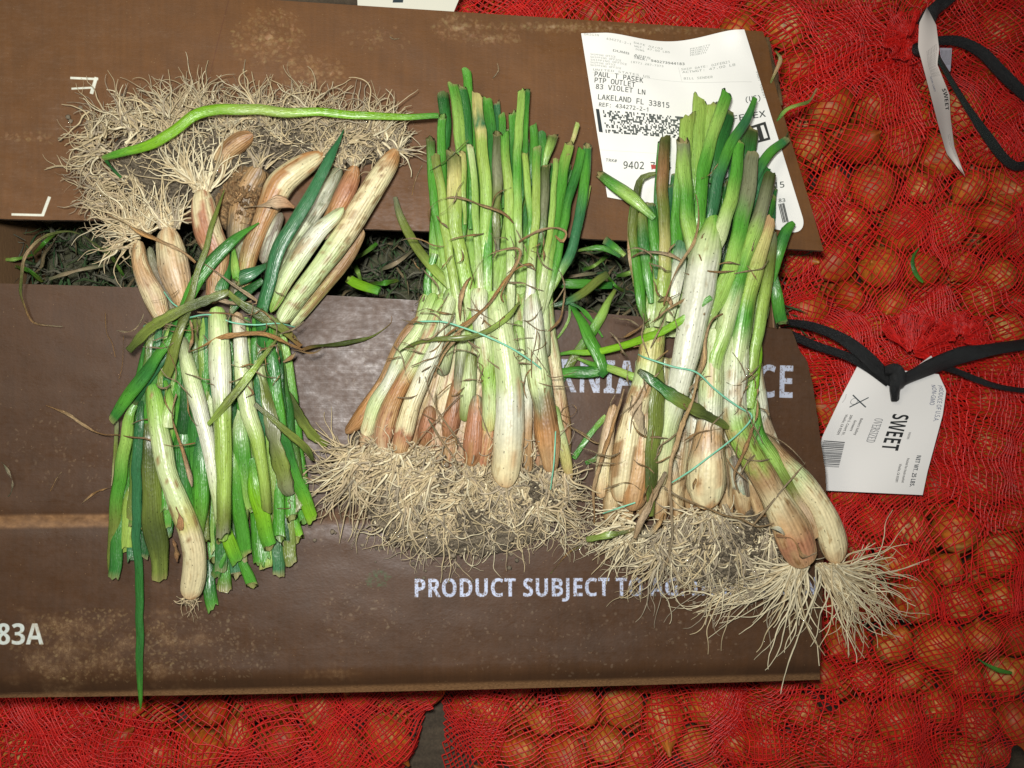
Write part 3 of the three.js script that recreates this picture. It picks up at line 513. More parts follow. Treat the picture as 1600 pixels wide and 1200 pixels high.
const bagB = makeBag({ outline: [[1215, 520], [1290, 462], [1400, 440], [1600, 425], [1800, 440], [1820, 800], [1760, 960], [1680, 1090], [1630, 1180], [1575, 1280], [1280, 1300], [1170, 1260], [1165, 1060], [1195, 900]], top: -0.072, angle: -0.55, neck: [1402, 575], edgeDrop: 0.05,
  label: 'red net onion bag beside the carton carrying the SWEET tag', onionLabel: 'golden onion in the red net bag with the SWEET tag', onionGroup: 'onions in the bag with the SWEET tag',
  layers: [{ name: 'net' }, { name: 'net_fold', angle: -0.2, lift: 0.0026, ridge: 0.004, area: [[1220, 500], [1290, 440], [1640, 410], [1640, 640], [1500, 620], [1410, 560], [1300, 640], [1220, 640]] }, { name: 'net_fold', angle: 0.2, lift: 0.0028, ridge: 0.004, area: [[1450, 590], [1640, 560], [1640, 800], [1540, 840], [1460, 760]] }, { name: 'net_fold', angle: 0.9, lift: 0.0022, ridge: 0.003, area: [[1290, 760], [1480, 760], [1560, 820], [1420, 880], [1290, 850]] }, { name: 'net_fold', angle: 0.1, lift: 0.0022, ridge: 0.003, area: [[1190, 1070], [1300, 1070], [1420, 1200], [1190, 1210]] }] });
const bagC = makeBag({ outline: [[-90, 1020], [300, 1010], [715, 1020], [700, 1085], [668, 1150], [605, 1260], [300, 1290], [-90, 1290]], top: -0.12, angle: 0.75, edgeDrop: 0.045,
  label: 'red net onion bag under the long drooping leaf tip, folds bunched', onionLabel: 'golden onion in the red net bag below the drooping leaf tip', onionGroup: 'onions in the bag below the leaf tip',
  layers: [{ name: 'net' }, { name: 'net_fold', angle: 0.2, lift: 0.003, ridge: 0.006, area: [[-40, 1040], [270, 1040], [200, 1130], [400, 1170], [420, 1230], [-40, 1230]] }, { name: 'net_fold', angle: -0.5, lift: 0.004, ridge: 0.006, area: [[-40, 1040], [200, 1040], [140, 1220], [-40, 1230]] }, { name: 'net_fold', angle: 0.95, lift: 0.0022, ridge: 0.003, area: [[520, 1060], [690, 1060], [660, 1240], [450, 1240]] }] });
const bagD = makeBag({ outline: [[690, 1020], [900, 1015], [1215, 1020], [1232, 1085], [1220, 1140], [1170, 1240], [1000, 1300], [722, 1300], [696, 1150]], top: -0.115, angle: 1.05, edgeDrop: 0.045,
  label: 'rounded red net onion bag in front of the carton, below the white lettering', onionLabel: 'golden onion in the red net bag below the white lettering', onionGroup: 'onions in the bag below the lettering',
  layers: [{ name: 'net' }, { name: 'net_fold', angle: 0.6, lift: 0.0026, ridge: 0.003, area: [[1080, 1040], [1210, 1040], [1200, 1150], [1130, 1220]] }, { name: 'net_fold', angle: 0.5, lift: 0.0026, ridge: 0.003, area: [[690, 1040], [820, 1060], [780, 1220], [690, 1220]] }] });
const bagF = makeBag({ outline: [[700, -120], [1190, -120], [1200, 120], [1000, 110], [700, 70]], top: -0.1, angle: 0.35, edgeDrop: 0.03,
  label: 'red net onion bag behind the upper flap, beside the loose paper tag', onionLabel: 'golden onion in the red net bag behind the upper flap', onionGroup: 'onions in the bag behind the upper flap',
  layers: [{ name: 'net' }, { name: 'net_fold', angle: 0.8, lift: 0.003, ridge: 0.005 }] });
{ // onions deeper in the bags, showing only in the gaps
  const im = new THREE.InstancedMesh(onionGeos[0], onionMats[1], deepOnions.length), q = new THREE.Object3D();
  deepOnions.forEach((s, i) => { q.position.set(s.x, s.y, s.z); q.rotation.set(rr(0, 6), rr(0, 6), rr(0, 6)); q.scale.setScalar(s.r * 0.98); q.updateMatrix(); im.setMatrixAt(i, q.matrix); });
  im.name = 'deep_onions'; add(im, scene); tag(im, 'onions deeper inside the red net bags, seen in the gaps', 'onions', null, 'stuff');
}
// ties
const c8 = (x, y) => [1180 + x / 3.157, 420 + y / 3.157], c7 = (x, y) => [1180 + x / 2.609, y / 2.609];
const S8 = (...a) => { const o = []; for (let i = 0; i < a.length; i += 4) { const [x, y] = c8(a[i], a[i + 1]); o.push([x, y, a[i + 2] / 3.157, a[i + 3]]); } return o; };
const S7 = (...a) => { const o = []; for (let i = 0; i < a.length; i += 4) { const [x, y] = c7(a[i], a[i + 1]); o.push([x, y, a[i + 2] / 2.609, a[i + 3]]); } return o; };
const hB = -0.054, hA = -0.059;
ruffle(bagB, 1424, 552, 6, 62, -2.6, 0.5, 9, 0.004, hB - 0.004); ruffle(bagB, 1500, 530, 8, 44, -3.4, 0.6, 6, 0.003, hB - 0.008);
ruffle(bagA, 1420, 58, 5, 40, 1.2, 5.2, 8, 0.004, hA - 0.004);
strap(bagB.bag, 'tie_strap', S8(120, 255, 26, hB, 180, 265, 30, hB, 290, 285, 42, hB, 430, 345, 56, hB + 0.004, 560, 445, 62, hB + 0.006, 680, 560, 60, hB + 0.006));
strap(bagB.bag, 'tie_strap', S8(120, 300, 40, hB - 0.004, 190, 330, 44, hB - 0.004, 300, 380, 40, hB - 0.002, 450, 430, 40, hB, 560, 490, 44, hB + 0.002, 655, 565, 40, hB + 0.004));
strap(bagB.bag, 'tie_strap', S8(700, 560, 60, hB + 0.006, 760, 530, 66, hB + 0.007, 860, 485, 90, hB + 0.008, 1000, 432, 82, hB + 0.006, 1150, 402, 62, hB + 0.002, 1330, 375, 60, hB, 1420, 370, 60, hB));
strap(bagB.bag, 'tie_strap', S8(900, 480, 30, hB + 0.003, 990, 505, 30, hB + 0.003, 1100, 550, 30, hB + 0.002, 1200, 582, 28, hB, 1330, 600, 26, hB, 1400, 596, 26, hB));
strap(bagB.bag, 'tie_knot', S8(640, 500, 50, hB + 0.008, 690, 500, 84, hB + 0.011, 705, 545, 80, hB + 0.011, 690, 590, 62, hB + 0.009, 690, 640, 50, hB + 0.004), undefined, { flat: 0.7, lump: 0.5 });
strap(bagA.bag, 'tie_strap', S7(690, 160, 40, hA, 740, 165, 36, hA + 0.004, 830, 168, 40, hA + 0.004, 920, 212, 40, hA + 0.004, 1000, 290, 45, hA + 0.002, 1096, 382, 50, hA, 1180, 460, 50, hA));
strap(bagA.bag, 'tie_strap', S7(735, 215, 30, hA + 0.006, 750, 245, 34, hA + 0.008, 800, 330, 34, hA + 0.006, 880, 460, 34, hA + 0.004, 950, 560, 34, hA + 0.002, 1010, 640, 34, hA + 0.002, 1060, 676, 36, hA + 0.002, 1110, 670, 36, hA, 1180, 650, 36, hA), ['#20322a', '#1b2522', '#141617']);
strap(bagA.bag, 'tie_strap', S7(690, 110, 60, hA, 715, 65, 70, hA + 0.004, 750, 22, 60, hA + 0.004, 800, -20, 50, hA));
strap(bagA.bag, 'tie_knot', S7(655, 185, 30, hA + 0.002, 665, 205, 40, hA + 0.004, 690, 215, 34, hA + 0.003), undefined, { flat: 0.8 });
// ---------------------------------------------------------------- tags
function sheet(name, left, right, hL, hR, n, k, tex, wave = 0) {   // ruled between two pixel polylines
  const l = line(left), r = line(right), o = P(left[0][0], left[0][1], hL(0)), g = new Geo(o), ids = [], C = [1, 1, 1];
  for (let j = 0; j <= n; j++) for (let i = 0; i <= k; i++) {
    const t = j / n, s = i / k, a = l(t), b = r(t), p = P(lerp(a[0], b[0], s), lerp(a[1], b[1], s), lerp(hL(t), hR(t), s) + wave * Math.sin(s * 4 + t * 5));
    ids.push(g.v(p.x, p.y, p.z, 0, 1, 0, C, t, s));
  }
  for (let j = 0; j < n; j++) for (let i = 0; i < k; i++) g.quad(ids[j * (k + 1) + i], ids[(j + 1) * (k + 1) + i], ids[(j + 1) * (k + 1) + i + 1], ids[j * (k + 1) + i + 1]);
  const geo = g.build(true); geo.deleteAttribute('color');
  const m = new THREE.Mesh(geo, new THREE.MeshStandardMaterial({ name: 'printed tag', map: tex, roughness: 0.55, side: THREE.DoubleSide })); m.name = numbered(name); m.position.copy(o); return add(m, scene);
}
function canvasTex(W, H, paint) { const c = document.createElement('canvas'); c.width = W; c.height = H; const x = c.getContext('2d'); paint(x, W, H); const t = new THREE.CanvasTexture(c); t.colorSpace = THREE.SRGBColorSpace; t.magFilter = THREE.LinearFilter; return t; }
{
  const put = (x, s, X, Y, cap, w, f = '#3b4148', font = 'bold', fam = 'sans-serif') => { x.save(); x.translate(X, Y); x.font = `${font} 100px ${fam}`; x.fillStyle = f; const k = cap / 72; x.scale(w ? w / x.measureText(s).width : k, k); x.fillText(s, 0, 0); x.restore(); };
  const tex = canvasTex(1024, 820, (x, W, H) => {
    x.fillStyle = '#f2f2ee'; x.fillRect(0, 0, W, H);
    const Y = (t) => (1 - t) * H;
    put(x, 'SWEET', 0.36 * W, Y(0.545), 0.15 * H, 0.3 * W, '#1e2224'); put(x, 'OVERSIZED', 0.41 * W, Y(0.395), 0.075 * H, 0.2 * W, '#63676b', '', 'serif');
    put(x, 'ONIONS', 0.5 * W, Y(0.74), 0.02 * H, 0.06 * W, '#777'); put(x, 'PRODUCE OF U.S.A.', 0.1 * W, Y(0.93), 0.045 * H, 0.3 * W, '#4d5878', ''); put(x, 'NON-GMO', 0.1 * W, Y(0.86), 0.045 * H, 0.17 * W, '#4d5878', '');
    put(x, 'NET WT. 25 LBS.', 0.68 * W, Y(0.87), 0.04 * H, 0.26 * W); put(x, 'Packed for fresh market', 0.71 * W, Y(0.79), 0.022 * H, 0.2 * W, '#555'); put(x, 'Visalia, CA 93291', 0.76 * W, Y(0.735), 0.022 * H, 0.15 * W, '#555');
    put(x, 'Bakers Valley', 0.42 * W, Y(0.265), 0.024 * H, 0.14 * W, '#555'); put(x, 'Growers', 0.44 * W, Y(0.215), 0.024 * H, 0.09 * W, '#555'); put(x, '209 S. Court St.', 0.4 * W, Y(0.16), 0.024 * H, 0.17 * W, '#555'); put(x, 'Visalia, CA 93291', 0.4 * W, Y(0.115), 0.024 * H, 0.17 * W, '#555');
    x.strokeStyle = '#3d474b'; x.lineWidth = 9; x.beginPath(); x.moveTo(0.24 * W, Y(0.1)); x.lineTo(0.33 * W, Y(0.27)); x.moveTo(0.25 * W, Y(0.26)); x.lineTo(0.34 * W, Y(0.12)); x.stroke(); x.lineWidth = 3; x.beginPath(); x.arc(0.29 * W, Y(0.14), 26, 0, 6.3); x.stroke();
    for (let i = 0; i < 8; i++) put(x, '*', 0.24 * W + i * 9, Y(0.03) + Math.abs(i - 3.5) * 2, 0.02 * H, 6, '#888');
    let p = 0.62 * W; while (p < 0.82 * W) { const w = rr(2, 8); x.fillStyle = '#4a4d50'; x.fillRect(p, Y(0.21), w, 0.19 * H); p += w + rr(2, 7); }
    put(x, '0 33383 60219 4', 0.63 * W, Y(0.0), 0.02 * H, 0.18 * W, '#555', '');
  });
  const q = (a) => a.map(([x, y]) => c8(x, y));
  const m = sheet('bag_tag', q([[505, 478], [420, 640], [330, 830], [270, 1090]]), q([[905, 520], [942, 600], [925, 720], [885, 870], [850, 1000], [826, 1116]]), (t) => hB - 0.004 + 0.004 * Math.sin(t * 3), (t) => hB + 0.004 - 0.006 * t, 40, 24, tex, 0.0018);
  tag(m, 'white tag printed SWEET hanging from the black tie beside the carton', 'tag');
  // paper ear of the same tag showing above the tie
  const ear = sheet('tag_ear', q([[770, 505], [810, 470], [868, 428]]), q([[800, 520], [850, 500], [884, 452]]), () => hB + 0.001, () => hB + 0.001, 8, 4, canvasTex(32, 32, (x) => { x.fillStyle = '#e2e1dc'; x.fillRect(0, 0, 32, 32); }));
  scene.remove(ear); ear.name = 'folded_ear'; ear.position.sub(m.position); m.add(ear);
  const tex2 = canvasTex(1024, 200, (x, W, H) => {
    x.fillStyle = '#e6ded6'; x.fillRect(0, 0, W, H);
    for (let i = 0; i < 7; i++) put(x, 'Grown and packed by the farm', 0.22 * W + i * 6, 30 + i * 16, 8, 190 - i * 6, '#666', '');
    put(x, 'SWEET', 0.48 * W, 60, 44, 130, '#202326'); put(x, 'NON-GMO', 0.4 * W, 150, 20, 90, '#4d5878', ''); put(x, 'PRODUCE OF U.S.A.', 0.74 * W, 60, 12, 140, '#777', ''); put(x, 'NET WT.', 0.74 * W, 90, 12, 80, '#777', '');
  });
  const q7 = (a) => a.map(([x, y]) => c7(x, y));
  const m2 = sheet('bag_tag', q7([[700, 30], [668, 95], [664, 195], [700, 330], [748, 515], [780, 625], [856, 722]]), q7([[701, 30], [738, 102], [750, 200], [742, 262], [792, 385], [796, 480], [812, 600], [856, 720]]), (t) => hA + 0.014 - 0.012 * t, (t) => hA + 0.006 + 0.008 * Math.sin(t * 7) - 0.006 * t, 44, 10, tex2, 0.001);
  tag(m2, 'narrow twisted white tag hanging from the looped black strap', 'tag');
  const fold = sheet('tag_fold', q7([[752, 195], [755, 230], [792, 292]]), q7([[802, 196], [800, 230], [796, 290]]), () => hA + 0.001, () => hA, 8, 4, canvasTex(64, 64, (x) => { x.fillStyle = '#b9b8c4'; x.fillRect(0, 0, 64, 64); x.fillStyle = '#555'; for (let i = 0; i < 8; i++) x.fillRect(6, 6 + i * 7, 40, 2); }));
  scene.remove(fold); fold.name = 'folded_back'; fold.position.sub(m2.position); m2.add(fold);
  const m3 = sheet('paper_tag', [[556, -60], [560, 40]], [[742, -60], [700, 40]], () => -0.03, () => -0.03, 10, 10, canvasTex(512, 256, (x) => { x.fillStyle = '#dfe0cf'; x.fillRect(0, 0, 512, 256); x.fillStyle = '#1d3036'; x.fillRect(288, 140, 40, 26); x.fillStyle = '#8b8f8a'; for (let i = 0; i < 5; i++) x.fillRect(240, 40 + i * 18, 8, 12); }));
  tag(m3, 'pale paper tag poking out behind the back edge of the carton', 'tag');
}
// ---------------------------------------------------------------- scallion bunches
const CR = {
  f: (x, y) => [x, y, 1], a: (x, y) => [80 + x / 2.6667, 100 + y / 2.6667, 1 / 2.6667], b: (x, y) => [100 + x / 2.4, 450 + y / 2.4, 1 / 2.4], c: (x, y) => [490 + x / 2.4, 90 + y / 2.4, 1 / 2.4],
  d: (x, y) => [490 + x / 2.4, 450 + y / 2.4, 1 / 2.4], e: (x, y) => [860 + x / 2.4, 110 + y / 2.4, 1 / 2.4], g: (x, y) => [860 + x / 2.1818, 540 + y / 2.1818, 1 / 2.1818], k: (x, y) => [800 + x / 4, 300 + y / 4, 0.25],
};
const kinds = {
  leaf: { mat: 'leaf', flat: 0.6, sides: 12, open: 2, lump: 0.16, step: 0.004, o: {} },
  scallion: { mat: 'bulb', flat: 0.94, sides: 16, lump: 0.14, step: 0.0022, o: { mottle: 0.12 } },
  dry_leaf: { mat: 'dry', flat: 0.1, sides: 8, lump: 0.6, step: 0.002, o: { mottle: 0.3, streak: 0.3 }, twist: 1.5, ragged: 0.35 },
  wilted_leaf: { mat: 'leaf', flat: 0.15, sides: 12, lump: 0.5, step: 0.0022, o: { mottle: 0.3, streak: 0.35 }, twist: 0.75, ragged: 0.28 },
  twine: { mat: 'twine', flat: 0.8, sides: 8, lump: 0.25, step: 0.002, o: { mottle: 0.2, scale: 500 } },
};
// one strand of a bunch: list = x, y, width triples in a crop of the photograph; h = height of its middle in mm (number or one per point)
let soiled = false;
const STRAW = lin('#a89c66');
// cut leaf ends have dried along the last few millimetres
function dryEnd(col, open) {
  if (!open) return col; const k = rr(0, 0.9), w = rr(0.01, 0.05);
  return (t, A, off, along) => { const c = col(t, A, off, along), q = open & 2 ? 1 - t : t, f = k * smooth(w, 0, q + 0.02 * noise(A, off)); return c.map((v, i) => lerp(v, STRAW[i], f)); };
}
function S(parent, crop, kind, list, h, cols, extra = {}) {
  const K = kinds[kind], n = list.length / 3, slim = kind === 'twine' ? 0.62 : kind === 'dry_leaf' ? 0.58 : kind === 'wilted_leaf' ? 0.74 : 1, soft = rr(0.62, 1.05), crush = rr(0, 0.6);
  if (kind === 'dry_leaf') cols = cols.map((c) => ({ brown: '#bb915c', orange: '#cc9c5e', red: '#bd8c62', skin: '#d4b27c', tan: '#cfb184' })[c] ?? c);
  const ctrl = [], org = new THREE.Vector3(); parent.getWorldPosition(org);
  let len = 0;
  for (let i = 0; i < n; i++) {
    const [x, y, f] = CR[crop](list[i * 3], list[i * 3 + 1]), w = list[i * 3 + 2] * f * slim * (extra.fat ?? 1), H = (Array.isArray(h) ? h[Math.min(i, h.length - 1)] : h) / 1000, p = P(x, y, H);
    ctrl.push([p.x, p.y, p.z, Math.max(0.0002, (w / 2) * pxSize(x, y, H))]);
    if (i) len += Math.hypot(ctrl[i][0] - ctrl[i - 1][0], ctrl[i][1] - ctrl[i - 1][1], ctrl[i][2] - ctrl[i - 1][2]);
  }
  const pts = catmull(ctrl, clamp(Math.round(len / K.step), 8, 80)), tw = rnd() * 9, wob = extra.wob ?? (kind === 'leaf' ? 0.0013 : kind === 'dry_leaf' ? 0.0012 : 0.0003);
  pts.forEach((p, i) => { const s = i / pts.length * len * 60; p[0] += wob * noise(s, tw, 1); p[1] += wob * noise(s, tw, 2) * 0.6; p[2] += wob * noise(s, tw, 3); p[3] = Math.max(0.00015, p[3] * (1 + 0.1 * noise(s * 0.8, tw, 5) + (K.ragged ?? 0) * (noise(s * 2.4, tw, 8) + 0.5 * noise(s * 6, tw, 9)))); });
  if (kind === 'leaf' && !((extra.open ?? 2) & 1)) pts.forEach((p, i) => { const q = 1 - smooth(0, 0.022, (i / (pts.length - 1)) * len); p[3] *= 1 - 0.5 * q; p[1] = Math.max(Math.min(p[1], 0.003), p[1] - 0.004 * q); });
  if (kind === 'scallion') { const op = extra.open ?? 0; pts.forEach((p, i) => { const d0 = (i / (pts.length - 1)) * len, d1 = len - d0, R = 0.006; if (!(op & 1) && d0 < R) p[3] *= Math.sqrt(Math.max(0.02, 1 - (1 - d0 / R) ** 2)); if (!(op & 2) && d1 < R) p[3] *= Math.sqrt(Math.max(0.02, 1 - (1 - d1 / R) ** 2)); }); }
  const g = new Geo(org);
  strand(g, pts, { sides: K.sides, flat: extra.flat ?? (kind === 'leaf' ? (t) => K.flat * soft * (1 - crush * smooth(0.7, 1, t)) : K.flat), lump: extra.lump ?? K.lump, open: extra.open ?? K.open ?? 0, roll: K.twist ? (t) => K.twist * 1.6 * noise(t * 3.2, tw) : rr(-0.3, 0.3), color: dryEnd(ramp(cols, { ...K.o, ...extra.c }), kind === 'leaf' ? extra.open ?? K.open ?? 0 : 0) });
  const m = new THREE.Mesh(g.build(), M[kind === 'scallion' && soiled ? 'earthy' : K.mat]); m.name = kind; add(m, parent);
  m.userData.ctrl = undefined; delete m.userData.ctrl;
  return m;
}
// roots: each item [x, y, angle, length] drawn as a wandering thread
function roots(parent, crop, list, cols, name = 'roots') {
  const org = new THREE.Vector3(); parent.getWorldPosition(org); const g = new Geo(org);
  for (const r of list) {
    const [x0, y0, f] = CR[crop](r.x, r.y); let x = x0, y = y0, a = r.a; const L = r.len * f, n = Math.max(7, Math.round(L / 5)), ctrl = [], curl = r.curl ?? rr(-0.5, 0.5), sd = rnd() * 99, kink = r.kink ?? 0.45;
    for (let k = 0; k <= n; k++) {
      const t = k / n, h = (lerp(r.h0, r.h1, Math.pow(t, r.hp ?? 1)) + (r.hj ?? 3) * noise(t * 4, sd, 2)) / 1000, p = P(x, y, Math.max(0.0007, h));
      ctrl.push([p.x, p.y, p.z, (r.w * 0.00032) * (1 - 0.72 * t) * (1 + 0.3 * noise(t * 9, sd))]);
      a += curl / n + kink * 1.5 * noise(t * 4.6, sd) * (9 / n) + rr(-0.1, 0.1); x += Math.cos(a) * L / n; y += Math.sin(a) * L / n;
    }
    const v = rr(0.75, 1.15), c = lin(PAL[cols[Math.floor(rnd() * cols.length)]] ?? '#c0b080').map((q) => q * v);
    strand(g, catmull(ctrl, ctrl.length * 2), { sides: 5, color: (t, A, off, al) => c.map((q) => q * (1 + 0.25 * noise(al * 300, off))) });
    if (rnd() < (r.side ?? 0.25)) {
      const k = Math.floor(rr(0.3, 0.8) * n), b = ctrl[k]; if (b) { const sub = []; let aa = r.a + rr(-1.4, 1.4), X = b[0], Z = b[2], Y = b[1]; for (let q = 0; q < 6; q++) { sub.push([X, Math.max(0.0006, Y), Z, b[3] * 0.6 * (1 - q / 8)]); aa += rr(-0.5, 0.5); X += Math.cos(aa) * 0.0022; Z += Math.sin(aa) * 0.0022; Y += rr(-0.0006, 0.0006); } strand(g, sub, { sides: 4, color: () => c }); }
    }
  }
  const m = new THREE.Mesh(g.build(), M.root); m.name = name; m.userData.kind = 'stuff'; add(m, parent); return m;
}
// a lump of earth held by the roots: outline blob over photo pixels
function soil(parent, crop, cx, cy, rx, ry, hTop, color = 'soil', rough = 1) {
  const org = new THREE.Vector3(); parent.getWorldPosition(org); const g = new Geo(org), n = 96, k = 34, c0 = lin(PAL[color]), ids = [];
  for (let j = 0; j <= k; j++) for (let i = 0; i <= n; i++) {
    const a = (i / n) * Math.PI * 2, s = j / k, ca = Math.cos(a), sa = Math.sin(a), rad = s * (1 + 0.22 * fbm(ca * 1.6 + cx, sa * 1.6 + cy)), [x, y] = CR[crop](cx + ca * rx * rad, cy + sa * ry * rad);
    const H = (hTop * Math.pow(Math.max(0, 1 - s * s), 0.55) * (1 + 0.5 * fbm(x / 20, y / 20, 4) + 0.4 * noise(x / 6, y / 6) + 0.2 * noise(x / 2.6, y / 2.6)) ) / 1000 * 1 + 0.0004, p = P(x, y, Math.max(0.0004, H));
    const v = 1 + 0.55 * fbm(x / 9, y / 9, 7) + 0.3 * (hash(Math.floor(x * 3), Math.floor(y * 3)) - 0.5);
    ids.push(g.v(p.x, p.y, p.z, 0, 1, 0, c0.map((q) => q * v), x / 120, y / 4000));
  }
  for (let j = 0; j < k; j++) for (let i = 0; i < n; i++) g.quad(ids[j * (n + 1) + i], ids[j * (n + 1) + i + 1], ids[(j + 1) * (n + 1) + i + 1], ids[(j + 1) * (n + 1) + i]);
  const m = new THREE.Mesh(g.build(true), M.soil); m.name = 'soil_clod'; add(m, parent); return m;
}
const tufts = (nT, per, xr, yr, ar, lr, wr, h0, h1, kink = 0.5) => Array.from({ length: nT }, () => {
  const x = rr(...xr), y = rr(...yr), a = rr(...ar), l = rr(...lr), c = rr(-1.3, 1.3), k = rr(...h0), e = rr(...h1);
  return Array.from({ length: Math.round(per * rr(0.5, 1.5)) }, () => ({ x: x + rr(-20, 20), y: y + rr(-16, 16), a: a + rr(-0.38, 0.38), len: l * rr(0.55, 1.2), w: rr(...wr), h0: k + rr(-2, 2), h1: Math.max(0.8, e + rr(-3, 3)), hp: 1.3, curl: c + rr(-0.6, 0.6), kink }));
}).flat();
const fan = (n, x, y, a0, a1, l0, l1, o) => Array.from({ length: n }, () => ({ x: x + rr(-1, 1) * (o.sx ?? 10), y: y + rr(-1, 1) * (o.sy ?? 8), a: rr(a0, a1), len: rr(l0, l1), w: rr(...(o.w ?? [1.6, 3])), h0: o.h0 + rr(-2, 2), h1: Math.max(0.8, o.h1 + rr(-1, 1) * (o.hr ?? 4)), ...o.more, curl: rr(...(o.curl ?? [-0.7, 0.7])) }));

// crumbs of earth shed from the roots
function crumbs(parent, crop, n, cx, cy, rx, ry, h0, h1) {
  const org = new THREE.Vector3(); parent.getWorldPosition(org); const g = new Geo(org), ico = new THREE.IcosahedronGeometry(1, 1), p = ico.attributes.position, c0 = lin(PAL.soil);
  for (let i = 0; i < n; i++) { const a = rr(0, 6.28), q = Math.sqrt(rnd()), [x, y] = CR[crop](cx + Math.cos(a) * q * rx, cy + Math.sin(a) * q * ry), h = rr(h0, h1) / 1000, o = P(x, y, h), r = rr(0.0004, 0.0016), v = rr(0.5, 1.1), s = rnd() * 50; const first = g.p.length / 3;
    for (let k = 0; k < p.count; k++) { const X = p.getX(k), Y = p.getY(k), Z = p.getZ(k), f = r * (1 + 0.5 * noise(X * 1.5 + s, Y * 1.5, Z * 1.5)); g.v(o.x + X * f, o.y + Y * f * 0.7, o.z + Z * f, X, Y, Z, c0.map((m) => m * v), 0, 0); }
    for (let k = 0; k < p.count; k++) g.i.push(first + k); }
  const m = new THREE.Mesh(g.build(), M.soil); m.name = 'soil_crumbs'; m.userData.kind = 'stuff'; return add(m, parent);
}
// ================================================================ bunch with the bulbs turned away (roots by the corner mark)
const b1 = thing('scallion_bunch', P(330, 560, 0).setY(0.0), 'tied scallion bunch lying roots up across the carton gap, one white bulb hanging down', 'scallion bunch', 'tied scallion bunches on the carton flaps');
{
  soil(b1, 'a', 900, 330, 560, 130, 20, 'soil'); soil(b1, 'a', 560, 420, 330, 190, 24, 'soil'); soil(b1, 'a', 800, 560, 130, 170, 28, 'tan');
  crumbs(b1, 'a', 260, 820, 330, 560, 110, 10, 26); crumbs(b1, 'a', 60, 760, 260, 760, 200, 0.6, 1);
  // tangled mat of roots behind
  const mat1 = [];
  for (let i = 0; i < 150; i++) { const x = rr(120, 1460), edge = 1 - Math.abs(x - 760) / 760; mat1.push({ x, y: rr(150, 300) + (x < 420 ? rr(0, 180) : 0), a: rr(-3.6, 0.5), len: rr(60, 190), w: rr(0.9, 2.2), h0: rr(4, 22 + 8 * edge), h1: rr(2, 26), hj: 5, kink: 0.8, curl: rr(-2, 2) }); }
  for (let i = 0; i < 170; i++) mat1.push({ x: rr(330, 1350), y: rr(230, 350), a: rr(-3.2, 3.2), len: rr(60, 170), w: rr(0.9, 2), h0: rr(18, 26), h1: rr(16, 27), hj: 5, kink: 0.8, curl: rr(-2, 2) });
  mat1.push(...tufts(64, 10, [150, 1430], [180, 300], [-3.4, 0.2], [110, 250], [1.3, 2.5], [10, 28], [2, 24], 0.7), ...tufts(14, 9, [180, 380], [230, 560], [2.4, 4.0], [110, 240], [1.3, 2.5], [10, 24], [2, 16], 0.7));
  const bend = (r) => { r.y += 120 * Math.pow(1 - Math.sin(Math.PI * clamp((r.x - 60) / 1440, 0, 1)), 1.2); };
  mat1.forEach(bend);
  roots(b1, 'a', mat1, ['root', 'rootG', 'rootW', 'straw', 'root']);
  // upper fringe and left whiskers
  const fr = [];
  for (let i = 0; i < 120; i++) { const x = rr(140, 1440); fr.push({ x, y: 185 + rr(-20, 40), a: rr(-2.3, -0.7), len: rr(60, 150), w: rr(0.9, 1.9), h0: 14, h1: rr(3, 24), curl: rr(-1.6, 1.6), kink: 0.7 }); }
  for (let i = 0; i < 90; i++) fr.push({ x: rr(160, 330), y: rr(190, 560), a: rr(2.3, 4.1), len: rr(60, 200), w: rr(0.9, 2), h0: 14, h1: rr(2, 14), curl: rr(-1.4, 1.4), kink: 0.7 });
  for (let i = 0; i < 40; i++) fr.push({ x: rr(1330, 1450), y: rr(250, 420), a: rr(-1.2, 0.7), len: rr(50, 130), w: rr(0.9, 1.7), h0: 14, h1: rr(2, 16), curl: rr(-1.6, 1.6), kink: 0.8 });
  fr.slice(0, 120).forEach(bend);
  roots(b1, 'a', fr, ['root', 'straw', 'rootG']);
  soiled = true;
  // scallions above the tie
  const sA = S(b1, 'a', 'scallion', [870, 430, 79.2, 815, 540, 105.6, 780, 690, 96.8, 800, 820, 79.2, 760, 1000, 61.6], [22, 20, 20, 20, 18], ['tan', 'tan', 'grey', 'olive'], { c: { mottle: 0.3, patch: ['soil', 0.55, 0.8] } });
  S(b1, 'a', 'scallion', [840, 292, 52.8, 780, 325, 83.6, 720, 380, 70.4, 690, 460, 44.0], [26, 26, 24, 22], ['orange', 'skin', 'cream'], { c: { patch: ['brown', 0.48] } });
  const sB = S(b1, 'a', 'scallion', [1205, 428, 40.5, 1150, 525, 81.0, 1065, 655, 81.0, 990, 770, 65.1, 900, 960, 52.8], [18, 18, 18, 18, 20], ['grey', 'white', 'paleG', 'paleG'], { c: { patch: ['grey', 0.5, 0.9, 90] } });
  const sC = S(b1, 'a', 'scallion', [1268, 420, 38.7, 1250, 480, 77.4, 1222, 545, 84.5, 1180, 620, 72.2, 1120, 730, 52.8], [20, 20, 21, 20, 18], ['orange', 'red', 'orange', 'pink'], { c: { mottle: 0.16 } });
  const sD = S(b1, 'a', 'scallion', [1440, 352, 29.9, 1415, 400, 77.4, 1365, 480, 98.6, 1290, 600, 95.0, 1215, 720, 91.5, 1120, 850, 88.0, 1025, 970, 81.0, 955, 1075, 70.4], [22, 24, 26, 26, 26, 25, 24, 24], [[0, 'skin'], [0.06, 'orange'], [0.16, 'cream'], [0.45, 'cream'], [0.6, 'paleG'], [1, 'paleG']], { c: { patch: ['brown', 0.36, 0.7, 160] } });
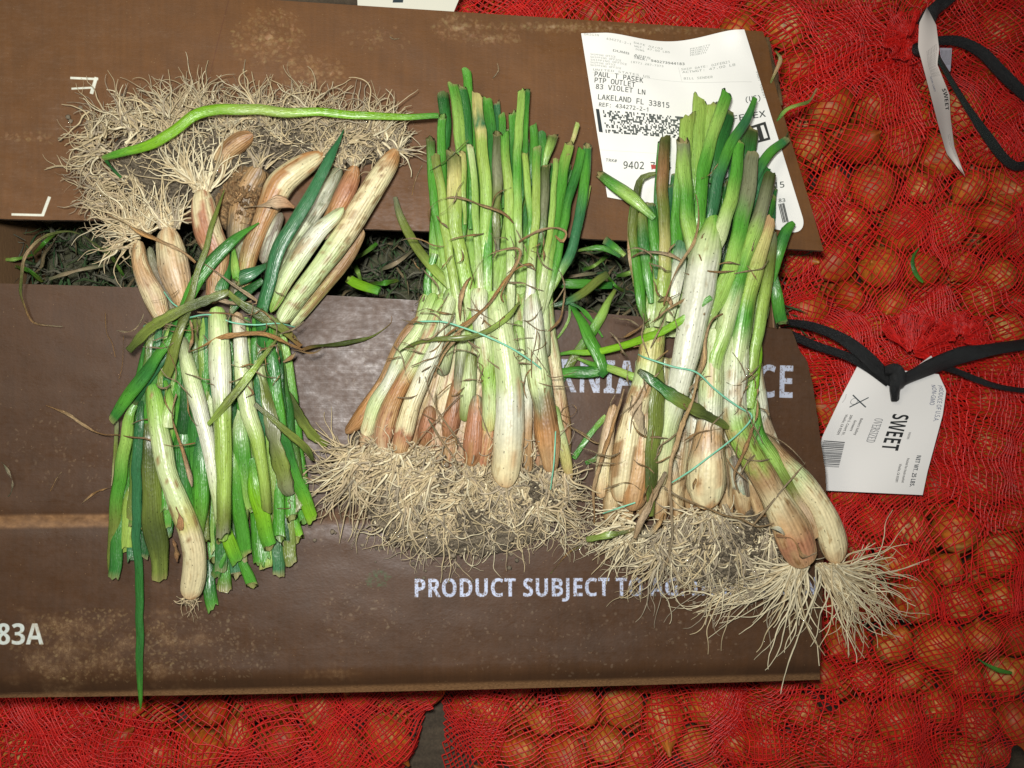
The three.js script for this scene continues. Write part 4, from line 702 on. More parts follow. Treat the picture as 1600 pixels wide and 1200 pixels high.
  S(b1, 'a', 'scallion', [1300, 690, 35.2, 1240, 790, 61.6, 1150, 910, 61.6, 1070, 1010, 52.8, 1000, 1090, 44.0], [12, 12, 12, 14, 16], ['skin', 'tan', 'yel', 'paleG'], { c: { patch: ['brown', 0.5, 0.8] } });
  S(b1, 'a', 'scallion', [1218, 598, 22.9, 1180, 640, 58.1, 1110, 705, 73.9, 1040, 800, 77.4, 975, 900, 72.2, 940, 980, 52.8, 915, 1035, 22.9], [30, 31, 31, 31, 31, 30, 29], [[0, 'paleG'], [0.3, 'white'], [0.75, 'paleG'], [0.9, 'ltG'], [1, 'lime']], { c: { patch: ['tan', 0.36, 0.7] } });
  const sE = S(b1, 'a', 'scallion', [1138, 372, 26.4, 1085, 402, 81.0, 1020, 445, 110.9, 955, 500, 116.2, 915, 575, 102.1, 870, 680, 81.0, 825, 800, 73.9, 800, 930, 61.6], [22, 25, 27, 27, 26, 25, 24, 22], [[0, 'orange'], [0.08, 'cream'], [0.35, 'cream'], [0.5, 'skin'], [0.75, 'tan'], [1, 'yel']], { c: { patch: ['orange', 0.5, 1, 55] } });
  S(b1, 'a', 'dry_leaf', [800, 600, 16, 870, 590, 60, 950, 570, 90, 1010, 595, 24], [34, 36, 37, 34], ['tan', 'pink', 'red'], { flat: 0.2 });
  const sF = S(b1, 'a', 'scallion', [630, 528, 52.8, 632, 575, 91.5, 642, 640, 116.2, 660, 710, 121.4, 690, 780, 102.1, 690, 860, 81.0, 670, 1000, 66.9], [28, 31, 33, 33, 31, 29, 26], [[0, 'brown'], [0.08, 'cream'], [0.4, 'cream'], [0.6, 'skin'], [1, 'tan']], { c: { patch: ['red', 0.5, 1, 42] } });
  const sG = S(b1, 'a', 'scallion', [488, 682, 61.6, 492, 740, 112.6, 508, 830, 132.0, 528, 910, 110.9, 545, 975, 73.9, 560, 1080, 52.8], [26, 28, 29, 28, 26, 22], [[0, 'pink'], [0.2, 'cream'], [0.5, 'pink'], [0.8, 'skin'], [1, 'red']], { c: { patch: ['skin', 0.5, 0.8] } });
  const sH = S(b1, 'a', 'scallion', [365, 735, 44.0, 368, 810, 65.1, 392, 890, 81.0, 430, 970, 95.0, 455, 1040, 75.7, 490, 1110, 44.0], [18, 20, 21, 22, 22, 20], [[0, 'tan'], [0.3, 'skin'], [0.6, 'pink'], [0.85, 'skin'], [1, 'tan']], { c: { patch: ['cream', 0.5, 0.8] } });
  S(b1, 'a', 'scallion', [410, 760, 26.4, 430, 850, 44.0, 480, 960, 38.7, 520, 1060, 35.2], 16, ['grey', 'soil', 'grey']);
  S(b1, 'a', 'scallion', [960, 620, 35.2, 920, 720, 52.8, 880, 830, 44.0], 26, ['grey', 'white', 'grey'], { c: { patch: ['soil', 0.55] } });
  soiled = false;
  // roots of these
  roots(sF, 'a', [...fan(46, 632, 528, -2.6, -0.55, 150, 330, { h0: 30, h1: 22, hr: 9, w: [1.7, 3], sx: 40, curl: [-0.9, 0.9] }), ...fan(30, 600, 500, -2.9, -2.0, 180, 330, { h0: 30, h1: 26, w: [1.8, 3.1], curl: [-0.2, 1.2] })], ['rootW', 'rootW', 'root']);
  roots(sG, 'a', fan(60, 490, 680, -2.7, -0.9, 90, 230, { h0: 28, h1: 24, hr: 8, w: [1.6, 2.8], sx: 45 }), ['rootW', 'root', 'rootG']);
  roots(sH, 'a', [...fan(80, 360, 700, -2.9, -0.7, 110, 280, { h0: 22, h1: 24, hr: 8, w: [1.6, 2.8], sx: 55, sy: 20 }), ...fan(34, 330, 720, 1.8, 3.6, 90, 230, { h0: 22, h1: 12, hr: 6, w: [1.6, 2.8], sx: 45, sy: 50, curl: [-1.6, 1.6], more: { kink: 0.9 } })], ['root', 'straw', 'root', 'rootW']);
  roots(sA, 'a', fan(20, 870, 430, -2.4, -0.6, 90, 180, { h0: 24, h1: 20, sx: 30 }), ['rootG', 'root']);
  roots(sE, 'a', fan(22, 1130, 375, -2.6, -0.4, 80, 190, { h0: 22, h1: 18, sx: 14 }), ['root', 'rootG']);
  roots(sC, 'a', fan(26, 1265, 420, -2.6, -0.5, 70, 150, { h0: 20, h1: 18, sx: 16 }), ['root', 'rootG', 'rootW']);
  roots(sD, 'a', fan(30, 1432, 360, -2.5, 0.2, 60, 160, { h0: 22, h1: 14, sx: 16 }), ['rootW', 'root', 'rootG']);
  roots(sB, 'a', fan(24, 1205, 425, -2.7, -0.7, 60, 130, { h0: 20, h1: 18, sx: 20 }), ['rootG', 'root']);
  // leaves across the upper half
  S(b1, 'a', 'leaf', [1216, 268, 10, 1190, 335, 36, 1140, 430, 50, 1050, 600, 60, 955, 760, 66, 912, 900, 58, 880, 1040, 54, 880, 1180, 50], [34, 36, 38, 40, 40, 38, 36, 30], ['blueG', 'blueG', 'blueG', 'dkG'], { open: 0 });
  S(b1, 'a', 'leaf', [862, 658, 16, 800, 700, 40, 730, 760, 52, 650, 845, 58, 590, 935, 58, 545, 1030, 54, 505, 1150, 50], [38, 40, 41, 41, 40, 38, 34], ['green', 'dkG', 'green', 'dkG'], { open: 0 });
  S(b1, 'a', 'leaf', [716, 520, 12, 680, 640, 24, 640, 780, 28, 600, 900, 32, 555, 1040, 40, 510, 1200, 40], [38, 42, 44, 44, 42, 36], ['olive', 'olive', 'dkOl'], { open: 0 });
  S(b1, 'a', 'leaf', [752, 760, 30, 762, 820, 50, 775, 900, 40], 34, ['green', 'ltG', 'green']); S(b1, 'a', 'leaf', [905, 825, 40, 830, 870, 76, 770, 900, 60], [34, 35, 33], ['deep', 'blueG', 'deep']); S(b1, 'a', 'leaf', [730, 780, 60, 722, 860, 70, 700, 960, 60], 30, ['deep', 'dkG', 'dkG']); S(b1, 'a', 'leaf', [880, 900, 60, 800, 960, 70, 740, 1020, 60], 30, ['dkG', 'deep', 'dkG']);
  S(b1, 'a', 'wilted_leaf', [322, 1195, 34, 400, 1112, 58, 480, 1060, 62, 580, 1010, 56, 690, 965, 48, 740, 950, 34], [38, 42, 45, 46, 46, 45], ['dkOl', 'olive', 'olive', 'dkOl', 'olive']);
  S(b1, 'a', 'wilted_leaf', [735, 950, 30, 790, 1000, 56, 880, 1055, 66, 970, 1110, 50, 1040, 1175, 26], [45, 45, 42, 38, 30], ['olive', 'dkOl', 'olive', 'brown']);
  S(b1, 'a', 'dry_leaf', [580, 1200, 14, 660, 1160, 34, 740, 1132, 40, 830, 1124, 36, 940, 1140, 30, 1045, 1195, 16], [44, 48, 50, 49, 45, 34], ['brown', 'orange', 'brown', 'orange', 'brown']);
  S(b1, 'a', 'wilted_leaf', [1035, 1195, 12, 1090, 1178, 26, 1190, 1166, 30, 1290, 1150, 22, 1350, 1128, 8, 1415, 1080, 3, 1418, 1050, 2], [28, 20, 10, 5, 3, 2, 2], ['brown', 'dkOl', 'dkOl', 'olive', 'brown']);
  S(b1, 'a', 'dry_leaf', [235, 625, 14, 290, 655, 44, 370, 705, 46, 450, 735, 36, 530, 770, 30, 600, 830, 20], [30, 33, 35, 37, 37, 34], ['tan', 'skin', 'orange', 'tan', 'brown']);
  S(b1, 'a', 'dry_leaf', [640, 830, 8, 720, 890, 14, 780, 930, 30, 860, 985, 20, 840, 1000, 8], 44, ['tan', 'straw', 'tan']);
  S(b1, 'a', 'dry_leaf', [640, 1010, 10, 700, 985, 40, 760, 1000, 30, 830, 990, 20], 38, ['red', 'pink', 'tan']);
  S(b1, 'f', 'dry_leaf', [176, 402, 9, 150, 383, 11, 125, 366, 9, 100, 362, 9, 62, 375, 9, 40, 400, 8, 33, 430, 7, 33, 456, 6, 40, 480, 6, 48, 499, 6, 60, 507, 5, 97, 509, 3], [16, 18, 17, 15, 12, 9, 6, 4, 3, 2, 2, 1.5], ['olive', 'olive', 'olive', 'tan', 'olive', 'brown', 'straw']);
  // stalks and leaves below the tie
  const green = ['dkG', 'green', 'olive', 'blueG', 'ltG', 'green', 'deep'];
  for (let i = 0; i < 26; i++) { const t = i / 25, x0 = lerp(330, 800, t) + rr(-15, 15), x1 = lerp(215, 900, t) + rr(-30, 30), y1 = rr(820, 1080); S(b1, 'b', 'leaf', [x0, 110, 40, lerp(x0, x1, 0.4), 400, 52, lerp(x0, x1, 0.75), 700, 56, x1, y1, 48], [22, 16, 10, 8 + rr(0, 4)], [green[i % 7], green[(i + 1) % 7], green[(i * 3) % 7]]); }
  for (let i = 0; i < 22; i++) { const t = i / 21, x0 = lerp(350, 790, t) + rr(-15, 15), x1 = lerp(240, 880, t) + rr(-30, 30), y1 = rr(700, 960); S(b1, 'b', 'leaf', [x0, 110, 40, lerp(x0, x1, 0.4), 400, 50, lerp(x0, x1, 0.75), 640, 54, x1, y1, 46], [28, 24, 18, 14 + rr(0, 5)], [green[(i + 2) % 7], green[i % 7], i % 3 ? 'green' : 'olive']); }
  S(b1, 'b', 'leaf', [300, 400, 34, 258, 440, 40, 234, 560, 46, 210, 720, 50, 188, 900, 46, 178, 1010, 30, 178, 1080, 22], [26, 26, 22, 16, 10, 6, 4], ['green', 'ltG', 'green', 'olive', 'olive']);
  S(b1, 'b', 'leaf', [290, 400, 36, 280, 520, 40, 272, 700, 40, 270, 850, 38, 275, 1000, 36, 284, 1200, 34, 285, 1400, 28, 287, 1530, 18, 289, 1580, 4], [28, 28, 24, 18, 10, 6, 5, 3, 0], ['deep', 'blueG', 'blueG', 'dkG', 'dkG', 'green'], { open: 0, flat: 0.5 });
  S(b1, 'b', 'wilted_leaf', [200, 490, 18, 194, 600, 24, 182, 742, 20], [16, 12, 8], ['grey', 'olive', 'straw']);
  S(b1, 'b', 'leaf', [315, 440, 40, 320, 600, 62, 330, 800, 78, 345, 930, 88, 355, 1020, 64, 360, 1080, 58], [24, 24, 20, 16, 12, 10], ['olive', 'dkOl', 'olive', 'dkOl', 'olive'], { c: { mottle: 0.3 } });
  S(b1, 'b', 'leaf', [250, 700, 50, 240, 860, 62, 232, 980, 60], [12, 10, 8], ['olive', 'yelG', 'yelG']);
  S(b1, 'b', 'leaf', [455, 130, 30, 395, 200, 40, 320, 300, 52, 245, 400, 58, 200, 460, 48, 178, 496, 34], [42, 40, 36, 32, 28, 26], ['olive', 'green', 'dkG', 'green', 'dkG']);
  S(b1, 'b', 'leaf', [420, 190, 30, 370, 270, 40, 310, 350, 40, 260, 430, 30], [34, 32, 28, 24], ['deep', 'blueG', 'deep']);
  S(b1, 'b', 'leaf', [470, 60, 34, 440, 150, 42, 410, 240, 48, 380, 330, 42], [46, 45, 42, 38], ['dkOl', 'olive', 'olive'], { open: 0 });
  S(b1, 'b', 'leaf', [450, 470, 60, 440, 640, 72, 465, 860, 60], [22, 20, 16], ['green', 'dkG', 'green']); S(b1, 'b', 'leaf', [505, 560, 60, 512, 760, 62, 506, 945, 46], [26, 25, 22], ['blueG', 'green', 'olive'], { c: { mottle: 0.2 } });
  S(b1, 'b', 'leaf', [660, 440, 56, 668, 620, 70, 688, 830, 40], [26, 24, 20], ['paleG', 'green', 'ltG']); S(b1, 'b', 'leaf', [530, 300, 40, 545, 420, 50, 560, 560, 40], [24, 24, 22], ['white', 'paleG', 'grey']);
  S(b1, 'b', 'leaf', [620, 540, 46, 636, 720, 56, 680, 992, 54], [26, 24, 16], ['ltG', 'green', 'green']); S(b1, 'b', 'leaf', [698, 640, 46, 728, 800, 66, 772, 972, 56], [28, 26, 18], ['green', 'lime', 'green']);
  S(b1, 'b', 'leaf', [735, 870, 36, 762, 1042, 28], [12, 8], ['green', 'ltG']); S(b1, 'b', 'leaf', [585, 840, 48, 615, 930, 56, 648, 1025, 50], [26, 23, 18], ['ltG', 'lime', 'green']); S(b1, 'b', 'leaf', [640, 960, 50, 672, 1040, 46, 704, 1118, 46], [14, 11, 8], ['dkG', 'green', 'green']);
  S(b1, 'b', 'leaf', [600, 930, 50, 590, 1000, 46, 575, 1068, 40], [14, 12, 10], ['dkG', 'green', 'dkG']); S(b1, 'b', 'leaf', [612, 1010, 60, 605, 1060, 62, 600, 1125, 60], [9, 8, 7], ['deep', 'green', 'olive']); S(b1, 'b', 'leaf', [535, 1020, 48, 548, 1120, 54, 560, 1195, 46], [8, 7, 7], ['deep', 'dkG', 'green']);
  S(b1, 'b', 'leaf', [760, 150, 46, 778, 260, 54, 790, 380, 54, 815, 540, 54, 858, 680, 54, 900, 790, 54, 932, 868, 50], [34, 34, 33, 30, 24, 18, 14], ['green', 'dkG', 'green', 'dkG', 'green', 'lime']);
  S(b1, 'b', 'leaf', [800, 200, 34, 810, 360, 36, 822, 520, 30], [30, 30, 26], ['dkG', 'deep', 'dkG']); S(b1, 'b', 'leaf', [820, 780, 60, 845, 860, 64, 872, 942, 58], [10, 9, 8], ['deep', 'green', 'lime']);
  S(b1, 'b', 'wilted_leaf', [728, 270, 46, 762, 420, 78, 795, 600, 82, 830, 740, 72, 850, 772, 50], [36, 37, 36, 30, 26], ['paleG', 'olive', 'grey', 'olive', 'grey'], { flat: 0.4 });
  S(b1, 'b', 'wilted_leaf', [715, 436, 24, 800, 506, 38, 870, 566, 44, 915, 612, 34, 932, 645, 20], [42, 42, 38, 32, 28], ['grey', 'olive', 'olive', 'dkOl']);
  S(b1, 'b', 'wilted_leaf', [820, 365, 28, 868, 455, 50, 930, 545, 46, 985, 592, 30], [24, 20, 14, 8], ['dkOl', 'dkOl', 'olive', 'olive']);
  const m4 = S(b1, 'b', 'scallion', [650, 90, 46, 660, 200, 54, 670, 330, 62, 690, 460, 62, 722, 560, 54, 745, 680, 42, 760, 832, 38], [36, 38, 39, 39, 38, 36, 32], ['tan', 'white', 'paleG', 'paleG', 'yelG', 'yelG', 'olive'], { open: 2 });
  const m2 = S(b1, 'b', 'scallion', [440, 180, 40, 470, 310, 60, 505, 440, 62, 540, 580, 58, 566, 720, 50, 585, 850, 44, 600, 930, 44], [34, 36, 37, 37, 36, 33, 28], ['grey', 'paleG', 'white', 'white', 'paleG', 'ltG'], { open: 2 });
  S(b1, 'b', 'scallion', [572, 70, 60, 580, 160, 80, 584, 300, 82, 592, 450, 70, 598, 620, 62, 600, 780, 58, 598, 922, 52], [40, 43, 45, 45, 44, 42, 40], [[0, 'ltG'], [0.12, 'paleG'], [0.35, 'white'], [0.5, 'yelG'], [0.8, 'yelG'], [0.92, 'olive'], [1, 'grey']], { open: 2 });
  const m3 = S(b1, 'b', 'scallion', [330, 360, 50, 345, 440, 70, 362, 560, 76, 388, 690, 78, 428, 800, 80, 468, 900, 86, 488, 980, 92, 490, 1060, 92, 478, 1130, 84, 470, 1165, 50], [30, 33, 35, 35, 34, 32, 28, 24, 20, 18], [[0, 'green'], [0.1, 'ltG'], [0.3, 'paleG'], [0.5, 'paleG'], [0.62, 'yel'], [0.68, 'cream'], [0.92, 'cream'], [1, 'skin']], { c: { patch: ['brown', 0.24, 0.9, 90] } });
  S(m3, 'b', 'leaf', [372, 350, 34, 392, 430, 44, 380, 520, 50], [34, 37, 37], ['green', 'ltG', 'paleG'], { open: 0 });
  S(m3, 'b', 'dry_leaf', [405, 940, 10, 418, 985, 46, 425, 1025, 14], [20, 20, 18], ['red', 'brown', 'red'], { flat: 0.3 });
  S(m3, 'b', 'dry_leaf', [400, 790, 8, 430, 850, 26, 440, 895, 50, 436, 905, 12], [39, 40, 39, 37], ['brown', 'red', 'brown'], { flat: 0.25 });
  roots(m3, 'b', fan(26, 470, 1165, 0.6, 2.9, 14, 60, { h0: 18, h1: 10, sx: 26, w: [1.2, 2], curl: [-2, 2] }), ['straw', 'root']);
  S(b1, 'b', 'wilted_leaf', [795, 195, 10, 740, 270, 36, 670, 360, 44, 600, 445, 40, 540, 512, 22], [46, 50, 51, 51, 48], ['olive', 'yelG', 'olive', 'yelG']);
  for (const [l, h] of [[[420, 400, 10, 410, 480, 12, 440, 600, 22, 470, 700, 34, 480, 745, 8], 40], [[470, 120, 20, 480, 180, 30, 470, 240, 10], 46], [[360, 480, 6, 330, 490, 8, 290, 495, 8, 250, 510, 4], 34], [[690, 370, 10, 710, 395, 20, 680, 410, 8], 44], [[820, 280, 10, 850, 260, 30, 870, 240, 12], 32], [[300, 130, 6, 330, 140, 12, 400, 150, 8], 40], [[500, 90, 10, 620, 100, 12, 700, 130, 8], 46], [[870, 640, 5, 890, 690, 6, 960, 740, 4], 16], [[800, 825, 4, 850, 820, 6, 840, 790, 5, 856, 800, 3], 22]]) S(b1, 'b', 'dry_leaf', l, h, ['tan', 'brown', 'straw']);
  S(b1, 'b', 'dry_leaf', [-70, 440, 6, -30, 455, 14, 20, 475, 20, 70, 510, 24, 120, 542, 14, 200, 552, 12, 300, 568, 14, 400, 588, 16, 492, 582, 10], [2, 3, 4, 5, 8, 20, 36, 40, 40], ['orange', 'tan', 'orange', 'brown', 'tan', 'brown']);
  S(b1, 'b', 'dry_leaf', [64, 812, 3, 110, 775, 14, 150, 755, 14, 190, 742, 4], [1.5, 3, 4, 8], ['tan', 'orange', 'tan']);
  // twine
  S(b1, 'a', 'twine', [385, 1092, 11, 420, 1078, 11, 480, 1060, 11], [25.0, 35.0, 41.0], ['twine']); S(b1, 'a', 'twine', [470, 950, 10, 505, 995, 11, 560, 1030, 10], [31.0, 39.0, 41.0], ['twine']);
  S(b1, 'a', 'twine', [560, 1060, 11, 660, 1045, 11, 760, 1078, 11, 850, 1086, 11, 940, 1080, 10, 1015, 1096, 9], [38.0, 45.0, 43.0, 43.0, 41.0, 28.0], ['twine']);
}
const loose1 = thing('scallion_leaf', P(300, 190, 0.03).setY(0.03), 'long bright green leaf lying across the matted roots towards the next bunch', 'leaf');
S(loose1, 'a', 'leaf', [222, 388, 26, 300, 372, 36, 420, 328, 44, 520, 272, 46, 600, 216, 48, 680, 192, 48, 850, 194, 46, 1100, 204, 40, 1350, 214, 32, 1500, 220, 28, 1612, 220, 24], [30, 34, 38, 40, 41, 41, 40, 38, 36, 34, 32], ['green', 'lime', 'lime', 'yelG', 'lime', 'lime', 'green'], { open: 1 }).name = 'blade';
S(loose1, 'a', 'wilted_leaf', [222, 392, 20, 250, 430, 24, 292, 472, 18], [30, 26, 22], ['dkG', 'deep', 'dkG']).name = 'bent_tip';

// ================================================================ middle bunch
const b2 = thing('scallion_bunch', P(740, 620, 0).setY(0.0), 'densest scallion bunch standing roots down over the PRODUCT lettering, trimmed tops in a tuft', 'scallion bunch', 'tied scallion bunches on the carton flaps');
{
  soil(b2, 'd', 560, 840, 360, 165, 19, 'soil'); soil(b2, 'd', 300, 700, 240, 130, 20, 'soil'); soil(b2, 'd', 790, 760, 200, 120, 22, 'soil'); soil(b2, 'd', 480, 560, 330, 150, 12, 'soil');
  const gr = ['green', 'ltG', 'dkG', 'yelG'];
  soiled = true;
  for (let i = 0; i < 30; i++) { const t = i / 29, x1 = lerp(470, 985, t) + rr(-14, 14), x0 = lerp(440, 860, t), y1 = 230 + 160 * Math.abs(t - 0.45) * 2 * rr(0.6, 1.2) + rr(0, 120); S(b2, 'c', 'leaf', [x0, 980, 44, lerp(x0, x1, 0.3), 800, 40, lerp(x0, x1, 0.65), 560, 36, x1, y1, 32], [14, 11, 9, 8 + rr(0, 3)], ['paleG', 'ltG', gr[i % 3], 'dkG']); }
  for (let i = 0; i < 22; i++) { const t = i / 21, x0 = lerp(420, 870, t) + rr(-10, 10), x1 = lerp(180, 930, t) + rr(-15, 15), y1 = 640 + 60 * Math.sin(t * 3); S(b2, 'd', 'scallion', [x0, 20, 44, x0 * 0.85 + x1 * 0.15, 160, 50, lerp(x0, x1, 0.5), 330, 54, lerp(x0, x1, 0.85), 520, 66, x1, y1, 40], [16, 16, 14, 12, 10], ['ltG', 'paleG', 'cream', i % 2 ? 'skin' : 'pink', 'tan'], { c: { patch: ['red', 0.42, 0.6] } }); }
  soiled = false;
  // leaves run on down into their white stems
  const lf = (l, h, c, e) => {
    if (l[1] > 780) { const dx = l[0] - l[3], dy = l[1] - l[4], k = 190 / Math.hypot(dx, dy); l = [l[0] + dx * k, l[1] + dy * k, l[2] * 0.8, ...l]; h = [Math.max(12, h[0] - 7), ...h]; if (!Array.isArray(c[0])) c = ['white', ...c]; }
    return S(b2, 'c', 'leaf', l, h, c, e);
  };
  lf([438, 298, 30, 446, 450, 36, 466, 620, 36, 500, 790, 34, 520, 900, 32].reverse3?.() ?? [520, 900, 32, 500, 790, 34, 466, 620, 36, 446, 450, 36, 436, 300, 34], [24, 26, 24, 20, 18], ['paleG', 'ltG', 'green', 'green', 'dkOl']);
  lf([500, 620, 36, 490, 480, 38, 492, 330, 42, 496, 220, 44, 484, 140, 46], [22, 20, 18, 18, 17], ['green', 'green', 'dkG', 'dkG', 'deep']);
  lf([530, 900, 34, 510, 750, 34, 490, 560, 34, 481, 350, 33, 482, 222, 32], [26, 26, 26, 25, 24], ['paleG', 'ltG', 'green', 'green', 'green']);
  lf([550, 780, 40, 558, 560, 42, 556, 400, 42, 540, 220, 42, 524, 100, 38], [26, 26, 25, 23, 20], ['paleG', 'green', 'green', 'ltG', 'green']);
  lf([590, 640, 38, 585, 420, 40, 576, 240, 42, 556, 112, 38], [22, 22, 20, 18], ['green', 'green', 'dkG', 'dkG']); lf([600, 460, 34, 592, 260, 34, 573, 48, 34], [18, 17, 15], ['green', 'green', 'green']);
  lf([612, 920, 56, 634, 800, 46, 642, 620, 44, 642, 420, 46, 630, 280, 46, 622, 240, 44, 612, 138, 42], [33, 35, 36, 36, 34, 33, 30], [[0, 'paleG'], [0.15, 'ltG'], [0.5, 'ltG'], [0.8, 'yelG'], [0.86, 'yel'], [0.88, 'blueG'], [0.96, 'yel'], [1, 'yel']]);
  lf([690, 700, 42, 682, 540, 42, 672, 340, 44, 650, 156, 40], [26, 26, 24, 20], ['ltG', 'green', 'dkG', 'green']); lf([712, 560, 28, 700, 360, 28, 682, 166, 26], [20, 18, 16], ['green', 'dkG', 'blueG']); lf([716, 560, 30, 712, 380, 30, 704, 214, 28], [22, 21, 19], ['green', 'dkG', 'green']);
  lf([582, 890, 50, 560, 760, 48, 530, 620, 52, 528, 500, 56, 528, 410, 54, 524, 350, 58], [34, 35, 35, 35, 34, 33], ['paleG', 'ltG', 'yelG', 'yelG', 'yel', 'dkOl']);
  lf([540, 930, 36, 512, 770, 36, 490, 610, 36, 475, 480, 34, 460, 372, 34], [32, 33, 33, 32, 30], ['paleG', 'yelG', 'yelG', 'yelG', 'olive']);
  lf([624, 880, 26, 612, 700, 28, 602, 510, 27, 592, 324, 26], [37, 38, 38, 36], ['paleG', 'ltG', 'ltG', 'paleG']); lf([566, 620, 24, 563, 500, 25, 560, 354, 24], [34, 34, 32], ['yelG', 'yelG', 'yel']);
  lf([690, 720, 36, 684, 560, 36, 690, 400, 37, 687, 284, 34], [31, 31, 30, 28], ['grey', 'olive', 'grey', 'dkOl']); lf([738, 860, 32, 736, 640, 36, 726, 440, 36, 714, 288, 32], [34, 35, 34, 31], ['paleG', 'ltG', 'yelG', 'green']);
  lf([752, 640, 30, 748, 400, 32, 748, 204, 30], [22, 20, 18], ['green', 'dkG', 'green']); lf([782, 740, 34, 766, 600, 34, 760, 430, 34, 770, 260, 33, 777, 124, 30], [34, 35, 34, 32, 28], ['paleG', 'ltG', 'green', 'ltG', 'ltG']);
  lf([775, 600, 24, 786, 420, 24, 798, 250, 24, 801, 120, 20], [30, 29, 27, 24], ['green', 'dkG', 'green', 'dkG']); lf([820, 480, 30, 826, 360, 32, 820, 256, 30], [20, 19, 18], ['dkG', 'green', 'green']);
  lf([808, 900, 36, 826, 700, 32, 836, 520, 33, 836, 340, 32], [35, 36, 35, 32], ['white', 'yelG', 'yelG', 'green']); lf([806, 780, 28, 814, 620, 28, 800, 480, 29, 793, 356, 26], [33, 34, 33, 30], ['ltG', 'green', 'ltG', 'yelG']);
  lf([846, 480, 32, 858, 360, 34, 856, 284, 32], [22, 21, 20], ['dkG', 'green', 'dkG']); lf([862, 440, 30, 878, 360, 36, 896, 290, 40], [26, 26, 25], ['green', 'ltG', 'dkOl']);
  lf([848, 740, 32, 862, 580, 34, 872, 404, 34], [31, 31, 28], ['green', 'grey', 'dkOl']); lf([862, 830, 26, 886, 660, 26, 900, 520, 25, 906, 384, 22], [36, 36, 35, 32], ['paleG', 'yelG', 'ltG', 'ltG']);
  lf([858, 890, 40, 888, 710, 40, 914, 570, 40, 934, 430, 42, 962, 318, 36], [33, 33, 31, 28, 25], ['paleG', 'ltG', 'green', 'green', 'yelG']); lf([962, 340, 26, 980, 300, 28, 992, 252, 22], [26, 25, 24], ['yelG', 'yel', 'yelG']);
  lf([905, 830, 36, 965, 725, 38, 996, 600, 38, 1014, 460, 36, 1030, 326, 32], [28, 28, 26, 23, 20], ['ltG', 'blueG', 'blueG', 'green', 'dkG']); lf([876, 880, 34, 910, 750, 36, 938, 600, 36, 972, 470, 36, 1004, 350, 32], [30, 30, 28, 25, 22], ['paleG', 'green', 'green', 'dkG', 'green']);
  lf([985, 660, 22, 1014, 560, 26, 1026, 482, 24], [16, 14, 12], ['green', 'ltG', 'ltG']); lf([915, 640, 28, 940, 490, 26], [20, 18], ['grey', 'green']);
  lf([505, 850, 32, 430, 772, 40, 372, 684, 36, 322, 594, 28, 304, 524, 16], [24, 18, 12, 8, 6], ['olive', 'yelG', 'olive', 'olive', 'grey'], { open: 0 });
  lf([430, 960, 30, 428, 850, 32, 450, 740, 30], [16, 18, 20], ['paleG', 'green', 'green']);
  lf([650, 860, 34, 652, 720, 34, 656, 560, 32], [36, 37, 36], ['ltG', 'green', 'green']);
  crumbs(b2, 'd', 260, 560, 820, 420, 190, 6, 22); crumbs(b2, 'd', 120, 500, 820, 560, 290, 0.6, 1);
  // stalks and bulbs
  soiled = true; const sc = (l, h, c, e) => S(b2, 'd', 'scallion', l, h, c, e);
  sc([455, 20, 44, 400, 150, 52, 345, 230, 54, 285, 350, 54, 232, 440, 60, 196, 555, 52], [24, 26, 25, 23, 20, 16], ['ltG', 'paleG', 'paleG', 'white', 'paleG', 'cream']);
  sc([405, 110, 40, 340, 190, 50, 270, 340, 52, 185, 480, 64, 120, 545, 30], [18, 19, 18, 16, 12], ['tan', 'skin', 'skin', 'orange', 'brown'], { c: { patch: ['brown', 0.5] } });
  const q5 = sc([480, 40, 46, 420, 190, 52, 370, 290, 58, 300, 420, 66, 262, 540, 74, 258, 605, 50], [28, 30, 29, 27, 24, 20], ['ltG', 'paleG', 'paleG', 'orange', 'skin', 'pink'], { c: { patch: ['red', 0.4, 0.8] } });
  const q6 = sc([520, 30, 50, 470, 200, 58, 412, 330, 64, 362, 450, 70, 338, 550, 76, 320, 625, 50], [32, 33, 32, 31, 28, 24], [[0, 'paleG'], [0.4, 'white'], [0.7, 'cream'], [0.82, 'cream'], [0.86, 'red'], [0.95, 'skin'], [1, 'brown']]);
  sc([520, 0, 56, 508, 100, 64, 500, 200, 60, 480, 330, 50], [26, 27, 26, 22], ['ltG', 'white', 'paleG', 'grey'], {}); sc([590, 240, 50, 578, 400, 58, 565, 500, 46], [24, 24, 20], ['olive', 'paleG', 'olive']);
  sc([545, 330, 44, 528, 440, 62, 512, 520, 62, 500, 570, 36], [20, 21, 20, 17], ['red', 'brown', 'red', 'brown'], { c: { mottle: 0.25 } });
  const q9 = sc([612, 400, 46, 606, 500, 66, 598, 590, 78, 586, 668, 46], [26, 27, 26, 22], ['grey', 'red', 'red', 'brown'], { c: { mottle: 0.2, patch: ['orange', 0.4] } }); sc([660, 470, 54, 650, 570, 64, 632, 668, 40], [26, 26, 21], ['yel', 'skin', 'tan'], { c: { patch: ['red', 0.5] } });
  sc([625, 0, 70, 622, 90, 64, 640, 210, 68, 655, 330, 62, 662, 430, 60, 655, 540, 50], [36, 38, 39, 37, 34, 30], ['paleG', 'white', 'paleG', 'ltG', 'paleG', 'yel'], { c: { patch: ['tan', 0.26, 0.6] } });
  soiled = false;
  const q2 = sc([680, 10, 62, 692, 90, 78, 712, 210, 92, 732, 350, 102, 736, 470, 110, 730, 600, 120, 722, 690, 104, 718, 745, 50], [33, 36, 38, 39, 38, 36, 33, 29], [[0, 'ltG'], [0.15, 'paleG'], [0.45, 'paleG'], [0.6, 'white'], [0.9, 'cream'], [1, 'skin']], { c: { patch: ['skin', 0.28, 0.8, 40] } });
  soiled = true;
